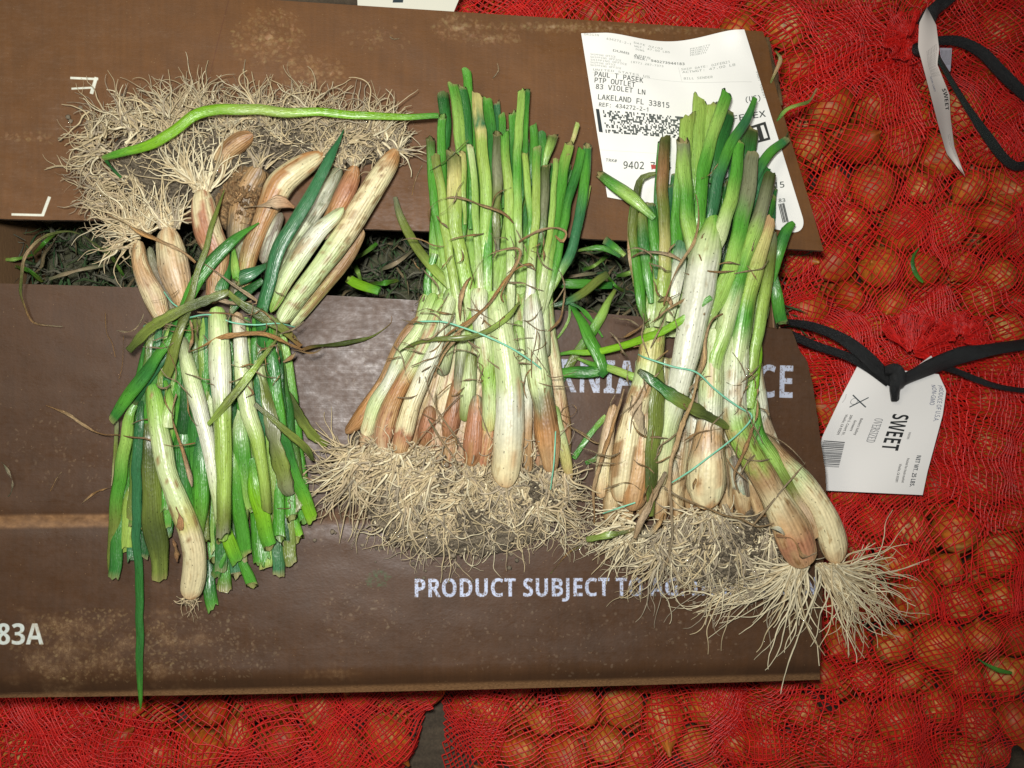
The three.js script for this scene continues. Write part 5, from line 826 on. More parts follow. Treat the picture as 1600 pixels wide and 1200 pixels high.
  const q3 = sc([815, 0, 56, 822, 100, 70, 832, 220, 80, 846, 340, 88, 862, 430, 80, 872, 500, 88, 882, 580, 92, 890, 690, 56], [32, 34, 35, 34, 33, 32, 30, 25], [[0, 'ltG'], [0.15, 'white'], [0.5, 'paleG'], [0.6, 'grey'], [0.7, 'brown'], [0.76, 'orange'], [0.92, 'skin'], [1, 'brown']], { c: { patch: ['brown', 0.3, 0.6] } });
  sc([768, 120, 40, 782, 260, 50, 798, 400, 46, 800, 560, 40, 806, 690, 34], [28, 29, 28, 26, 20], ['ltG', 'paleG', 'white', 'skin', 'tan']); sc([860, 0, 34, 866, 140, 40, 872, 260, 36], [26, 26, 26], ['ltG', 'paleG', 'grey']);
  sc([905, 440, 26, 926, 550, 38, 948, 650, 44, 962, 722, 26], [26, 25, 22, 17], ['ltG', 'paleG', 'yel', 'skin']); sc([440, 440, 44, 425, 520, 62, 412, 590, 46], [20, 19, 15], ['brown', 'red', 'brown']); sc([560, 200, 46, 548, 330, 44, 540, 420, 40], [24, 24, 20], ['paleG', 'grey', 'pink']);
  sc([740, 470, 30, 700, 430, 26, 690, 560, 30, 684, 640, 20], [34, 33, 31, 28], ['tan', 'skin', 'tan']);
  // roots
  const R2 = [];
  for (let i = 0; i < 50; i++) { const x = rr(100, 460), y = rr(580, 760) + (x - 280) * 0.15; R2.push({ x, y, a: rr(1.5, 3.3), len: rr(110, 300), w: rr(1.3, 2.7), h0: rr(20, 30), h1: rr(1.5, 12), hp: 1.4, curl: rr(-1, 0.7), kink: 0.55 }); }
  for (let i = 0; i < 60; i++) R2.push({ x: rr(330, 760), y: rr(620, 880), a: rr(0.4, 2.9), len: rr(90, 250), w: rr(1.2, 2.4), h0: rr(20, 32), h1: rr(1.5, 14), hp: 1.3, curl: rr(-1.8, 1.8), kink: 0.8 });
  for (let i = 0; i < 50; i++) R2.push({ x: rr(700, 950), y: rr(690, 860), a: rr(-0.4, 2.8), len: rr(70, 220), w: rr(1.2, 2.4), h0: rr(16, 28), h1: rr(1.5, 14), hp: 1.2, curl: rr(-2.4, 2.4), kink: 0.9 });
  for (let i = 0; i < 110; i++) R2.push({ x: rr(120, 900), y: rr(560, 680), a: rr(-3.1, 3.1), len: rr(50, 160), w: rr(0.9, 1.8), h0: rr(22, 34), h1: rr(14, 36), curl: rr(-2.4, 2.4), kink: 0.9 });
  for (let i = 0; i < 120; i++) R2.push({ x: rr(330, 820), y: rr(760, 930), a: rr(-3.1, 3.1), len: rr(60, 170), w: rr(1, 2), h0: rr(17, 24), h1: rr(8, 22), curl: rr(-2.4, 2.4), kink: 0.8 });
  for (let i = 0; i < 60; i++) { const a = rr(0.2, 2.9); R2.push({ x: 540 + Math.cos(a) * 340, y: 800 + Math.sin(a) * 180, a: a + rr(-0.7, 0.7), len: rr(60, 150), w: rr(1, 2), h0: rr(6, 14), h1: rr(1, 5), curl: rr(-2, 2), kink: 0.8 }); }
  R2.push(...tufts(38, 10, [130, 470], [580, 740], [1.7, 3.1], [120, 270], [1.6, 2.9], [20, 30], [2, 12], 0.45), ...tufts(40, 9, [330, 800], [620, 860], [0.6, 2.7], [120, 260], [1.5, 2.6], [20, 30], [2, 14], 0.6), ...tufts(32, 9, [690, 950], [680, 840], [-0.2, 2.6], [90, 220], [1.5, 2.6], [16, 28], [2, 14], 0.7));
  roots(b2, 'd', R2, ['root', 'rootG', 'root', 'straw', 'rootW']);
  roots(q2, 'd', fan(26, 718, 742, 0.3, 2.8, 60, 160, { h0: 28, h1: 22, sx: 30, curl: [-2, 2] }), ['root', 'rootG']); roots(q6, 'd', fan(34, 322, 622, 0.6, 2.9, 90, 240, { h0: 26, h1: 20, sx: 24 }), ['rootW', 'root']); roots(q5, 'd', fan(30, 256, 605, 0.8, 3, 90, 220, { h0: 22, h1: 16, sx: 24 }), ['root', 'straw']); roots(q3, 'd', fan(24, 888, 690, 0.1, 2.6, 60, 150, { h0: 24, h1: 16, sx: 24, curl: [-2, 2] }), ['root', 'rootG']); roots(q9, 'd', fan(20, 586, 668, 0.4, 2.7, 60, 150, { h0: 22, h1: 22, sx: 24, curl: [-2, 2] }), ['root', 'rootG']);
  soiled = false;
  // dried leaves wound over it
  const dl = (crop, l, h, c = ['brown', 'tan', 'skin', 'brown']) => S(b2, crop, 'dry_leaf', l, h, c);
  dl('c', [436, 610, 8, 436, 570, 16, 470, 536, 20, 540, 524, 22, 630, 552, 20, 715, 588, 18, 748, 622, 8], [32, 38, 42, 45, 46, 44, 40]);
  dl('c', [586, 870, 10, 610, 800, 16, 660, 738, 16, 720, 716, 14, 768, 718, 16, 768, 752, 18, 730, 830, 20, 702, 890, 22, 712, 914, 10], [42, 46, 47, 48, 48, 48, 47, 46, 44]);
  dl('c', [462, 1140, 10, 520, 1050, 16, 610, 968, 18, 690, 880, 18, 750, 800, 22, 812, 776, 20, 832, 800, 10], [40, 45, 47, 48, 47, 45, 42], ['tan', 'skin', 'brown', 'orange', 'brown']);
  dl('c', [552, 985, 10, 552, 920, 26, 572, 850, 28, 592, 822, 10], [38, 42, 43, 42]); dl('c', [772, 692, 12, 840, 652, 20, 905, 640, 18, 945, 655, 16, 932, 690, 30, 905, 670, 10], [40, 42, 41, 38, 36, 36]);
  dl('c', [815, 726, 6, 880, 752, 8, 928, 820, 10, 938, 900, 12, 922, 980, 16, 872, 1040, 22, 850, 1075, 8], [38, 38, 34, 30, 28, 28, 26], ['tan', 'straw', 'tan', 'brown', 'tan']);
  dl('d', [418, 335, 12, 440, 400, 16, 480, 480, 14, 530, 560, 12, 565, 612, 8], [38, 40, 38, 36, 32], ['straw', 'tan', 'straw']); dl('d', [335, 640, 6, 420, 540, 8, 505, 450, 9, 560, 402, 6], [30, 36, 38, 36], ['tan', 'straw']); dl('d', [905, 470, 7, 960, 520, 9, 1010, 552, 10, 1065, 585, 10, 1120, 562, 7], [30, 22, 16, 14, 16], ['brown', 'tan', 'skin']);
  dl('d', [430, 490, 10, 460, 540, 14, 500, 600, 14, 540, 660, 8], [32, 33, 33, 30], ['grey', 'tan', 'straw']); dl('d', [580, 200, 8, 640, 260, 10, 720, 320, 12, 790, 355, 8], [40, 43, 44, 42], ['straw', 'tan']); dl('d', [560, 130, 14, 540, 180, 24, 480, 260, 16, 450, 330, 8], [40, 42, 40, 38]); dl('d', [700, 0, 12, 660, 60, 18, 590, 120, 18, 520, 160, 14, 470, 200, 8], [46, 48, 46, 44, 40], ['tan', 'orange', 'brown']);
  dl('d', [620, 440, 6, 640, 500, 8, 665, 560, 8, 690, 590, 4], [34, 36, 38, 40], ['straw', 'tan']); dl('d', [700, 560, 5, 690, 600, 6, 715, 660, 6, 748, 650, 6, 745, 600, 5, 735, 560, 4], [40, 41, 41, 41, 41, 41], ['tan', 'straw']); dl('d', [920, 490, 5, 930, 450, 6, 970, 435, 6, 990, 455, 6, 965, 480, 6, 930, 470, 4], [24, 22, 20, 20, 20, 22], ['tan', 'brown']);
  for (let i = 0; i < 26; i++) { const x = rr(380, 880), y = rr(60, 420), a = rr(0, 6.28), l = rr(60, 150); dl('d', [x, y, 4, x + Math.cos(a) * l * 0.4 + rr(-20, 20), y + Math.sin(a) * l * 0.4 + rr(-20, 20), rr(5, 11), x + Math.cos(a) * l, y + Math.sin(a) * l, 3], [36 + rr(0, 5), 40 + rr(0, 6), 36 + rr(0, 5)], rnd() < 0.5 ? ['tan', 'straw'] : ['brown', 'tan']); }
  for (let i = 0; i < 14; i++) { const x = rr(390, 470), y = rr(880, 1130), a = rr(1.8, 4.2), l = rr(30, 90); dl('c', [x, y, 6, x + Math.cos(a) * l * 0.5, y + Math.sin(a) * l * 0.5 + rr(-12, 12), rr(8, 16), x + Math.cos(a) * l, y + Math.sin(a) * l, 4], [22, 20, rr(8, 16)], ['tan', 'straw', 'brown']); }
  S(b2, 'c', 'wilted_leaf', [325, 1102, 8, 380, 1072, 20, 460, 1056, 22, 560, 1052, 26, 650, 1025, 28, 730, 970, 24, 772, 915, 8], [34, 40, 46, 48, 47, 44, 40], ['dkOl', 'olive', 'olive', 'olive', 'yelG', 'olive']);
  S(b2, 'c', 'leaf', [440, 418, 5, 500, 380, 5, 580, 310, 4], [40, 42, 42], ['dkOl', 'olive'], { open: 0 });
  S(b2, 'c', 'twine', [372, 1002, 8, 400, 990, 11, 480, 990, 11, 560, 1012, 11, 650, 1046, 12, 730, 1084, 12, 810, 1134, 12, 860, 1172, 11, 884, 1195, 9], [20.0, 37.0, 43.0, 46.0, 48.0, 48.0, 45.0, 39.0, 26.0], ['twine']);
  S(b2, 'd', 'twine', [908, 500, 9, 906, 580, 9, 900, 660, 9, 888, 755, 8], [34.0, 41.0, 40.0, 30.0], ['twine']);
}
// ================================================================ right bunch
const b3 = thing('scallion_bunch', P(1100, 620, 0).setY(0.0), 'thick-stemmed scallion bunch over the shipping label, pale root tuft overhanging the carton edge', 'scallion bunch', 'tied scallion bunches on the carton flaps');
{
  soil(b3, 'g', 560, 700, 210, 120, 18, 'soil'); soil(b3, 'g', 700, 640, 120, 110, 20, 'soil'); soil(b3, 'g', 300, 680, 120, 70, 10, 'soil');
  const lf = (l, h, c, e) => S(b3, 'e', 'leaf', l, h, c, e), gr = ['dkG', 'green', 'deep', 'blueG'];
  for (let i = 0; i < 24; i++) { const t = i / 23, x0 = lerp(370, 790, t), x1 = lerp(420, 830, t) + rr(-15, 15), y1 = lerp(260, 330, Math.abs(t - 0.4)) + rr(-40, 160) + (t > 0.7 ? 160 : 0); lf([x0, 1000, 50, lerp(x0, x1, 0.3), 780, 46, lerp(x0, x1, 0.7), 520, 44, x1, y1, 40], [14, 12, 10, 8 + rr(0, 4)], ['paleG', 'ltG', gr[i % 4], gr[(i + 1) % 4]]); }
  for (let i = 0; i < 12; i++) { const t = i / 11, x0 = lerp(380, 700, t), x1 = lerp(200, 820, t); S(b3, 'g', 'scallion', [lerp(320, 690, t), 40, 60, lerp(300, 720, t), 250, 60, lerp(220, 800, t), 470, 66, lerp(200, 840, t), 600, 40], [18, 16, 13, 10], ['paleG', 'white', 'cream', i % 2 ? 'skin' : 'tan'], { c: { patch: ['brown', 0.5, 0.7] } }); }
  lf([405, 960, 62, 422, 850, 60, 430, 700, 50, 426, 550, 46, 420, 400, 48, 430, 256, 46], [30, 31, 31, 30, 28, 25], ['paleG', 'yelG', 'yel', 'olive', 'brown', 'dkOl'], { c: { mottle: 0.2 } });
  lf([560, 830, 50, 548, 740, 62, 535, 650, 60, 515, 540, 56, 502, 400, 58, 500, 264, 54], [36, 38, 37, 35, 33, 30], ['white', 'paleG', 'ltG', 'green', 'ltG', 'grey']); lf([470, 860, 52, 476, 700, 52, 482, 500, 52, 500, 320, 58, 516, 172, 58], [26, 26, 25, 24, 22], ['ltG', 'green', 'green', 'ltG', 'yelG']);
  lf([545, 500, 54, 552, 300, 60, 562, 108, 58], [20, 19, 17], ['green', 'ltG', 'yelG']); lf([580, 420, 48, 592, 260, 52, 602, 128, 48], [20, 18, 16], ['green', 'ltG', 'yelG']);
  lf([566, 660, 46, 568, 500, 46, 586, 330, 52, 624, 200, 50, 662, 84, 46], [36, 36, 34, 32, 30], ['ltG', 'green', 'green', 'ltG', 'green']); lf([662, 92, 40, 676, 84, 36, 684, 100, 16], [30, 30, 28], ['dkG', 'deep', 'dkOl'], { open: 0 });
  lf([610, 420, 46, 636, 280, 52, 672, 160, 50], [26, 24, 22], ['dkG', 'dkG', 'deep']); lf([600, 650, 38, 606, 560, 42, 630, 400, 46, 680, 270, 42, 738, 182, 34, 766, 104, 20], [38, 39, 39, 38, 36, 32], ['green', 'blueG', 'blueG', 'green', 'blueG', 'green'], { open: 0 });
  lf([740, 420, 60, 738, 310, 64, 752, 218, 60], [20, 18, 16], ['olive', 'dkG', 'dkOl']); lf([790, 330, 14, 770, 300, 30, 752, 285, 20], [20, 19, 18], ['dkG', 'deep', 'dkG']);
  lf([755, 500, 36, 782, 372, 38, 830, 300, 36, 882, 260, 28], [24, 22, 18, 14], ['blueG', 'blueG', 'green', 'blueG']); lf([884, 262, 20, 894, 240, 14, 898, 228, 6], [14, 13, 12], ['blueG', 'dkOl', 'dkOl'], { open: 0 });
  lf([755, 520, 50, 780, 430, 54, 802, 368, 46], [22, 20, 18], ['dkG', 'blueG', 'dkG']); lf([805, 640, 42, 812, 560, 44, 828, 476, 40], [22, 20, 18], ['blueG', 'dkG', 'green']); lf([640, 760, 40, 655, 600, 44, 690, 420, 40], [20, 20, 18], ['deep', 'dark', 'deep']);
  lf([618, 760, 24, 640, 690, 24, 660, 600, 22], [30, 29, 28], ['dark', 'dark', 'deep']);
  // left loose ones
  lf([396, 548, 46, 345, 510, 50, 290, 464, 50, 235, 425, 46, 184, 388, 34], [26, 24, 20, 16, 12], ['green', 'ltG', 'ltG', 'green', 'dkOl']);
  lf([372, 965, 28, 340, 850, 40, 320, 720, 38, 310, 600, 36, 322, 480, 32, 340, 408, 26, 392, 388, 14], [24, 22, 18, 16, 16, 16, 18], ['olive', 'green', 'green', 'olive', 'dkOl', 'olive'], { open: 0 }); lf([322, 810, 30, 303, 650, 32, 310, 508, 28], [16, 14, 12], ['olive', 'tan', 'green'], { flat: 0.35 });
  lf([384, 870, 40, 368, 780, 42, 350, 650, 42, 344, 540, 36], [22, 20, 18, 16], ['green', 'green', 'dkG', 'olive']); lf([405, 780, 36, 390, 640, 38, 376, 500, 34], [22, 20, 18], ['dkG', 'green', 'deep']);
  lf([280, 690, 34, 245, 660, 40, 206, 634, 38], [4, 5, 6], ['yelG', 'green', 'blueG']); lf([80, 682, 14, 140, 668, 22, 200, 668, 24, 262, 700, 14], [2, 4, 5, 4], ['olive', 'green', 'dkG'], { open: 0 });
  crumbs(b3, 'g', 200, 600, 690, 220, 120, 6, 20); crumbs(b3, 'g', 60, 560, 760, 330, 150, 0.6, 1);
  // forked white stem and its neighbours
  const main = S(b3, 'e', 'scallion', [612, 540, 44, 600, 610, 84, 582, 690, 116, 565, 780, 116, 545, 890, 116, 520, 1010, 108, 495, 1130, 92, 470, 1230, 84, 440, 1330, 78, 425, 1440, 66, 400, 1560, 56], [36, 39, 42, 43, 43, 42, 40, 37, 33, 29, 24], [[0, 'green'], [0.06, 'ltG'], [0.14, 'paleG'], [0.24, 'white'], [0.6, 'white'], [0.8, 'paleG'], [1, 'cream']]);
  S(main, 'e', 'leaf', [588, 740, 60, 628, 645, 66, 658, 545, 52, 694, 410, 50, 712, 262, 36], [38, 42, 42, 40, 36], ['white', 'paleG', 'ltG', 'green', 'green']);
  const n1 = lf([558, 1010, 74, 600, 905, 64, 652, 800, 62, 700, 645, 58, 736, 470, 58, 760, 316, 50], [40, 42, 42, 40, 36, 30], ['paleG', 'ltG', 'ltG', 'green', 'grey', 'grey']);
  S(b3, 'e', 'scallion', [822, 398, 44, 782, 556, 54, 724, 716, 56, 682, 860, 62, 648, 985, 68, 612, 1080, 74, 600, 1200, 74, 604, 1330, 78], [30, 36, 39, 40, 40, 38, 35, 30], ['dkOl', 'grey', 'ltG', 'green', 'paleG', 'ltG', 'paleG', 'white'], { open: 1 });
  S(b3, 'e', 'scallion', [818, 574, 54, 772, 716, 68, 732, 870, 74, 704, 1040, 80, 690, 1160, 78, 690, 1290, 76], [34, 36, 37, 36, 34, 30], [[0, 'tan'], [0.12, 'yel'], [0.35, 'yelG'], [0.5, 'green'], [0.7, 'paleG'], [1, 'paleG']], { open: 1 });
  lf([742, 1270, 34, 752, 1150, 40, 776, 1000, 46, 806, 840, 46, 828, 700, 40, 836, 600, 30], [28, 30, 32, 31, 29, 26], ['green', 'yelG', 'ltG', 'yelG', 'olive', 'grey']);
  lf([842, 790, 40, 858, 690, 44, 882, 600, 42, 912, 572, 20], [22, 24, 24, 22], ['green', 'green', 'dkG', 'green'], { open: 0 }); lf([846, 740, 42, 854, 850, 48, 866, 952, 46], [22, 18, 12], ['blueG', 'green', 'dkG']);
  lf([450, 940, 60, 470, 800, 56, 490, 650, 50], [30, 30, 28], ['paleG', 'white', 'blueG']); lf([580, 1080, 60, 620, 960, 60, 650, 850, 50], [30, 30, 28], ['white', 'paleG', 'green']);
  // bulbs
  soiled = true; const sc = (l, h, c, e) => S(b3, 'g', 'scallion', l, h, c, e);
  sc([355, -60, 80, 345, 10, 92, 330, 100, 90, 300, 190, 84, 285, 280, 70], [30, 31, 31, 29, 26], ['ltG', 'yel', 'paleG', 'cream', 'pink'], { c: { patch: ['tan', 0.4] } });
  const k1 = sc([290, 180, 60, 275, 270, 84, 258, 370, 96, 245, 460, 96, 240, 530, 54], [28, 29, 28, 26, 22], [[0, 'pink'], [0.3, 'cream'], [0.8, 'cream'], [1, 'skin']], { c: { patch: ['brown', 0.42, 0.9, 26] } }); const k1b = sc([318, 220, 40, 310, 330, 72, 300, 430, 92, 286, 510, 84, 276, 560, 44], [30, 30, 29, 27, 23], ['pink', 'cream', 'skin', 'skin', 'brown'], { c: { patch: ['orange', 0.45] } });
  sc([218, 200, 30, 196, 300, 44, 182, 420, 54, 172, 520, 36], [22, 21, 19, 16], ['skin', 'pink', 'cream', 'skin']);
  S(b3, 'g', 'dry_leaf', [300, 100, 30, 300, 170, 70, 290, 240, 84, 300, 320, 70, 316, 345, 20], [34, 35, 35, 34, 33], ['straw', 'pink', 'straw', 'cream'], { flat: 0.25 });
  const k4 = sc([560, -60, 76, 552, 30, 80, 546, 160, 80, 540, 270, 82, 536, 350, 104, 532, 420, 126, 530, 490, 124, 534, 550, 66], [36, 36, 36, 35, 35, 35, 33, 28], [[0, 'paleG'], [0.3, 'paleG'], [0.5, 'white'], [0.58, 'skin'], [0.66, 'pink'], [0.75, 'cream'], [0.92, 'cream'], [0.97, 'orange'], [1, 'brown']], { c: { patch: ['skin', 0.32, 0.8, 40] } });
  const k5 = sc([634, -40, 88, 628, 60, 92, 624, 170, 90, 634, 270, 86, 680, 370, 82, 738, 470, 92, 788, 560, 108, 826, 640, 124, 852, 710, 110, 864, 745, 60], [33, 34, 34, 33, 32, 31, 30, 29, 27, 24], [[0, 'paleG'], [0.25, 'white'], [0.4, 'ltG'], [0.5, 'yelG'], [0.6, 'tan'], [0.72, 'cream'], [0.82, 'skin'], [0.88, 'red'], [1, 'skin']], { c: { patch: ['tan', 0.36, 0.7] } });
  S(k5, 'g', 'dry_leaf', [770, 650, 20, 820, 655, 80, 860, 690, 90, 905, 700, 20], [36, 37, 37, 33], ['red', 'brown', 'pink'], { flat: 0.2 }); S(k5, 'g', 'dry_leaf', [752, 620, 10, 780, 625, 34, 800, 650, 10], [36, 38, 37], ['cream', 'white', 'skin'], { flat: 0.3 });
  sc([690, 180, 44, 705, 300, 50, 762, 395, 56, 822, 490, 52, 872, 580, 60, 900, 660, 50], [26, 26, 26, 25, 24, 22], ['ltG', 'green', 'ltG', 'olive', 'pink', 'skin']); const k7 = sc([720, 300, 34, 780, 380, 60, 840, 445, 74, 900, 525, 84, 942, 610, 92, 966, 690, 84, 972, 740, 40], [22, 24, 25, 25, 24, 22, 18], ['grey', 'tan', 'paleG', 'cream', 'cream', 'cream', 'skin'], { c: { patch: ['tan', 0.32, 0.6, 120] } });
  sc([630, 360, 60, 640, 440, 64, 660, 530, 50], [16, 15, 12], ['grey', 'white', 'blueG'], { c: { patch: ['soil', 0.5] } }); sc([400, 380, 60, 420, 470, 50], [18, 16], ['white', 'skin']);
  S(b3, 'g', 'leaf', [715, -60, 44, 700, 40, 42, 688, 130, 40, 678, 215, 34], [28, 29, 30, 30], ['yelG', 'lime', 'lime', 'ltG'], { open: 0 });
  S(b3, 'g', 'leaf', [382, 60, 44, 364, 200, 60, 350, 340, 54, 342, 460, 46, 346, 580, 18], [42, 42, 40, 38, 34], ['olive', 'olive', 'olive', 'dkOl', 'olive'], { open: 0, flat: 0.3 }); S(b3, 'g', 'wilted_leaf', [300, 85, 30, 400, 160, 54, 500, 222, 56, 570, 258, 50, 608, 280, 20], [40, 44, 44, 42, 38], ['dkOl', 'dkG', 'olive', 'dkOl', 'olive'], { flat: 0.3 });
  S(b3, 'g', 'wilted_leaf', [122, 660, 24, 180, 650, 36, 240, 640, 34, 300, 620, 16], [14, 18, 20, 20], ['olive', 'yelG', 'olive', 'tan']);
  // roots
  roots(k5, 'g', [...fan(60, 850, 745, 1.5, 3.0, 150, 420, { h0: 24, h1: 3, hr: 2, w: [1.8, 3.1], sx: 34, curl: [0.2, 1.1], more: { hp: 1.2, kink: 0.35 } }), ...fan(14, 850, 745, 1.2, 1.9, 120, 260, { h0: 24, h1: 5, w: [1.8, 3], sx: 30, curl: [-0.3, 0.7] }), { x: 920, y: 780, a: 1.75, len: 430, w: 3, h0: 24, h1: 2, curl: 0.75, kink: 0.15, side: 0 }], ['rootW', 'rootW', 'root']);
  roots(k7, 'g', [...fan(96, 940, 750, 0.35, 1.35, 150, 390, { h0: 22, h1: 6, hr: 6, w: [1.5, 2.8], sx: 36, curl: [-0.5, 0.4], more: { kink: 0.5 } }), ...fan(18, 960, 750, 0.0, 0.6, 150, 330, { h0: 22, h1: 8, w: [1.5, 2.5], sx: 30, curl: [-0.6, 0.6], more: { kink: 0.7 } })], ['rootW', 'root', 'rootW']);
  roots(k4, 'g', fan(80, 540, 570, 0.5, 2.7, 120, 300, { h0: 26, h1: 8, hr: 7, w: [1.3, 2.4], sx: 70, sy: 30, curl: [-1.4, 1.4], more: { kink: 0.7 } }), ['root', 'rootG', 'rootW']);
  const R3 = []; for (let i = 0; i < 70; i++) R3.push({ x: rr(340, 780), y: rr(570, 760), a: rr(0.3, 2.9), len: rr(70, 220), w: rr(1, 2.1), h0: rr(10, 24), h1: rr(1.5, 14), curl: rr(-1.8, 1.8), kink: 0.8 });
  for (let i = 0; i < 70; i++) R3.push({ x: rr(540, 800), y: rr(760, 860), a: rr(1.9, 3.4), len: rr(90, 230), w: rr(1.2, 2.2), h0: rr(4, 12), h1: rr(1, 4), curl: rr(-0.8, 1), kink: 0.5 });
  for (let i = 0; i < 60; i++) R3.push({ x: rr(20, 180), y: rr(560, 680), a: rr(-0.6, 3.6), len: rr(40, 120), w: rr(0.9, 1.8), h0: rr(4, 12), h1: rr(1, 6), curl: rr(-2, 2), kink: 0.8 });
  R3.push(...tufts(40, 9, [350, 770], [570, 740], [0.6, 2.7], [110, 230], [1.4, 2.4], [12, 24], [2, 12], 0.6));
  roots(b3, 'g', R3, ['rootG', 'root', 'rootG', 'rootW']);
  roots(k1b, 'g', [...fan(44, 262, 600, 2.3, 3.6, 90, 190, { h0: 20, h1: 4, w: [1.8, 3], sx: 40, sy: 40, curl: [-0.6, 0.6] }), ...fan(40, 290, 640, 1.2, 2.8, 90, 190, { h0: 16, h1: 3, w: [1.5, 2.6], sx: 50, sy: 30, curl: [-0.8, 0.8] })], ['rootW', 'rootW', 'root']);
  S(k1b, 'g', 'dry_leaf', [280, 640, 14, 330, 650, 36, 370, 610, 30, 388, 570, 14], [22, 26, 26, 24], ['cream', 'rootW', 'skin', 'orange']);
  // dried leaves
  const dl = (crop, l, h, c = ['brown', 'tan', 'skin', 'tan']) => S(b3, crop, 'dry_leaf', l, h, c);
  dl('e', [425, 880, 12, 455, 790, 20, 500, 705, 22, 540, 640, 20, 556, 570, 12, 545, 465, 6], [44, 48, 49, 48, 46, 42]); dl('e', [306, 702, 10, 340, 686, 16, 400, 684, 18, 450, 692, 24, 492, 715, 10], [24, 34, 40, 44, 44], ['brown', 'straw', 'tan']);
  dl('e', [440, 690, 10, 450, 670, 18, 470, 650, 8], 44); dl('e', [228, 1000, 6, 280, 1000, 16, 330, 970, 16, 372, 926, 8], [10, 18, 24, 28], ['skin', 'brown', 'tan']); dl('e', [275, 1070, 14, 268, 1050, 18, 310, 1032, 22, 372, 1040, 8], [12, 20, 26, 30], ['brown', 'skin', 'orange']);
  dl('e', [646, 914, 8, 606, 940, 20, 580, 1020, 20, 572, 1100, 24, 548, 1190, 14], [46, 49, 49, 47, 44]); dl('e', [360, 960, 8, 420, 910, 14, 500, 860, 18, 520, 840, 8], [36, 44, 47, 46]);
  dl('e', [568, 405, 6, 600, 390, 8, 630, 350, 6], 44, ['brown', 'tan']); dl('e', [400, 870, 20, 440, 860, 30, 460, 910, 10], 42, ['olive', 'tan', 'brown']);
  dl('g', [252, 150, 8, 215, 260, 24, 178, 380, 30, 150, 480, 26, 150, 605, 12], [36, 33, 28, 22, 12], ['tan', 'brown', 'tan', 'brown']); dl('g', [532, -20, 16, 510, 80, 22, 480, 190, 26, 436, 310, 28, 408, 430, 24, 412, 560, 22, 414, 660, 20, 385, 760, 16, 320, 800, 8], [44, 47, 47, 45, 42, 38, 30, 16, 5], ['tan', 'skin', 'tan', 'straw', 'tan']);
  dl('g', [710, 150, 18, 702, 240, 26, 660, 360, 24, 625, 440, 14, 640, 500, 8], [40, 43, 42, 38, 32], ['skin', 'brown', 'tan']); dl('g', [395, 430, 30, 350, 520, 44, 310, 600, 40, 285, 655, 20], [40, 38, 34, 28], ['straw', 'tan', 'pink', 'tan']);
  dl('g', [385, 478, 7, 470, 530, 10, 570, 568, 12, 640, 590, 12, 700, 612, 10, 765, 604, 6], [40, 40, 38, 34, 32, 34], ['straw', 'skin', 'tan']); dl('g', [866, 404, 7, 800, 480, 11, 740, 555, 11, 690, 612, 8], [34, 38, 38, 33], ['tan', 'straw', 'tan']); dl('g', [735, 300, 6, 800, 330, 7, 840, 370, 7, 866, 405, 6], [34, 36, 35, 34], ['tan', 'straw']);
  dl('g', [450, 330, 8, 500, 300, 12, 580, 280, 8], 44, ['brown', 'tan']); dl('g', [40, 260, 5, 110, 300, 8, 180, 340, 8, 240, 330, 5], [4, 6, 12, 20], ['tan', 'skin']); dl('g', [0, 780, 4, 60, 710, 12, 110, 680, 8], [1.5, 3, 6], ['olive', 'brown', 'olive']);
  for (let i = 0; i < 16; i++) { const x = rr(300, 760), y = rr(60, 480), a = rr(0.8, 2.4), l = rr(60, 150); dl('g', [x, y, 4, x + Math.cos(a) * l * 0.5 + rr(-15, 15), y + Math.sin(a) * l * 0.5, rr(5, 9), x + Math.cos(a) * l, y + Math.sin(a) * l, 3], [40 + rr(0, 5), 43, 40], rnd() < 0.5 ? ['tan', 'straw'] : ['brown', 'tan']); }
  S(b3, 'g', 'twine', [300, 30, 9, 330, 44, 10, 420, 72, 10, 500, 92, 10, 560, 148, 10, 640, 208, 10, 686, 238, 10, 652, 290, 10, 550, 372, 10, 480, 425, 10, 412, 468, 9], [32.0, 43.0, 49.0, 50.0, 47.0, 45.0, 43.0, 45.0, 48.0, 47.0, 38.0], ['twine']); S(b3, 'g', 'twine', [180, 572, 8, 230, 555, 9, 290, 535, 9], [23.0, 35.0, 37.0], ['twine']);
}
for (const [b, crop, n, x0, x1, y0, y1, h] of [[b1, 'b', 34, 300, 860, 20, 420, 46], [b2, 'c', 34, 400, 900, 560, 1150, 45], [b2, 'd', 16, 300, 900, 250, 560, 38], [b3, 'g', 30, 230, 760, 0, 520, 44], [b3, 'e', 18, 330, 760, 640, 1050, 47]]) for (let i = 0; i < n; i++) {
  const x = rr(x0, x1), y = rr(y0, y1), a = rr(0, 6.28), l = rr(50, 170), c = rr(-1.4, 1.4), list = [], hs = [];
  let X = x, Y = y, d = a; for (let k = 0; k < 5; k++) { list.push(X, Y, k === 0 || k === 4 ? 4 : rr(6, 13)); hs.push(h + rr(-4, 5) - (k === 0 || k === 4 ? 4 : 0)); d += c / 4 + rr(-0.5, 0.5); X += Math.cos(d) * l / 4; Y += Math.sin(d) * l / 4; }
  S(b, crop, 'dry_leaf', list, hs, rnd() < 0.6 ? ['straw', '#d8c092', 'straw'] : ['tan', '#cda468', 'straw']);
}
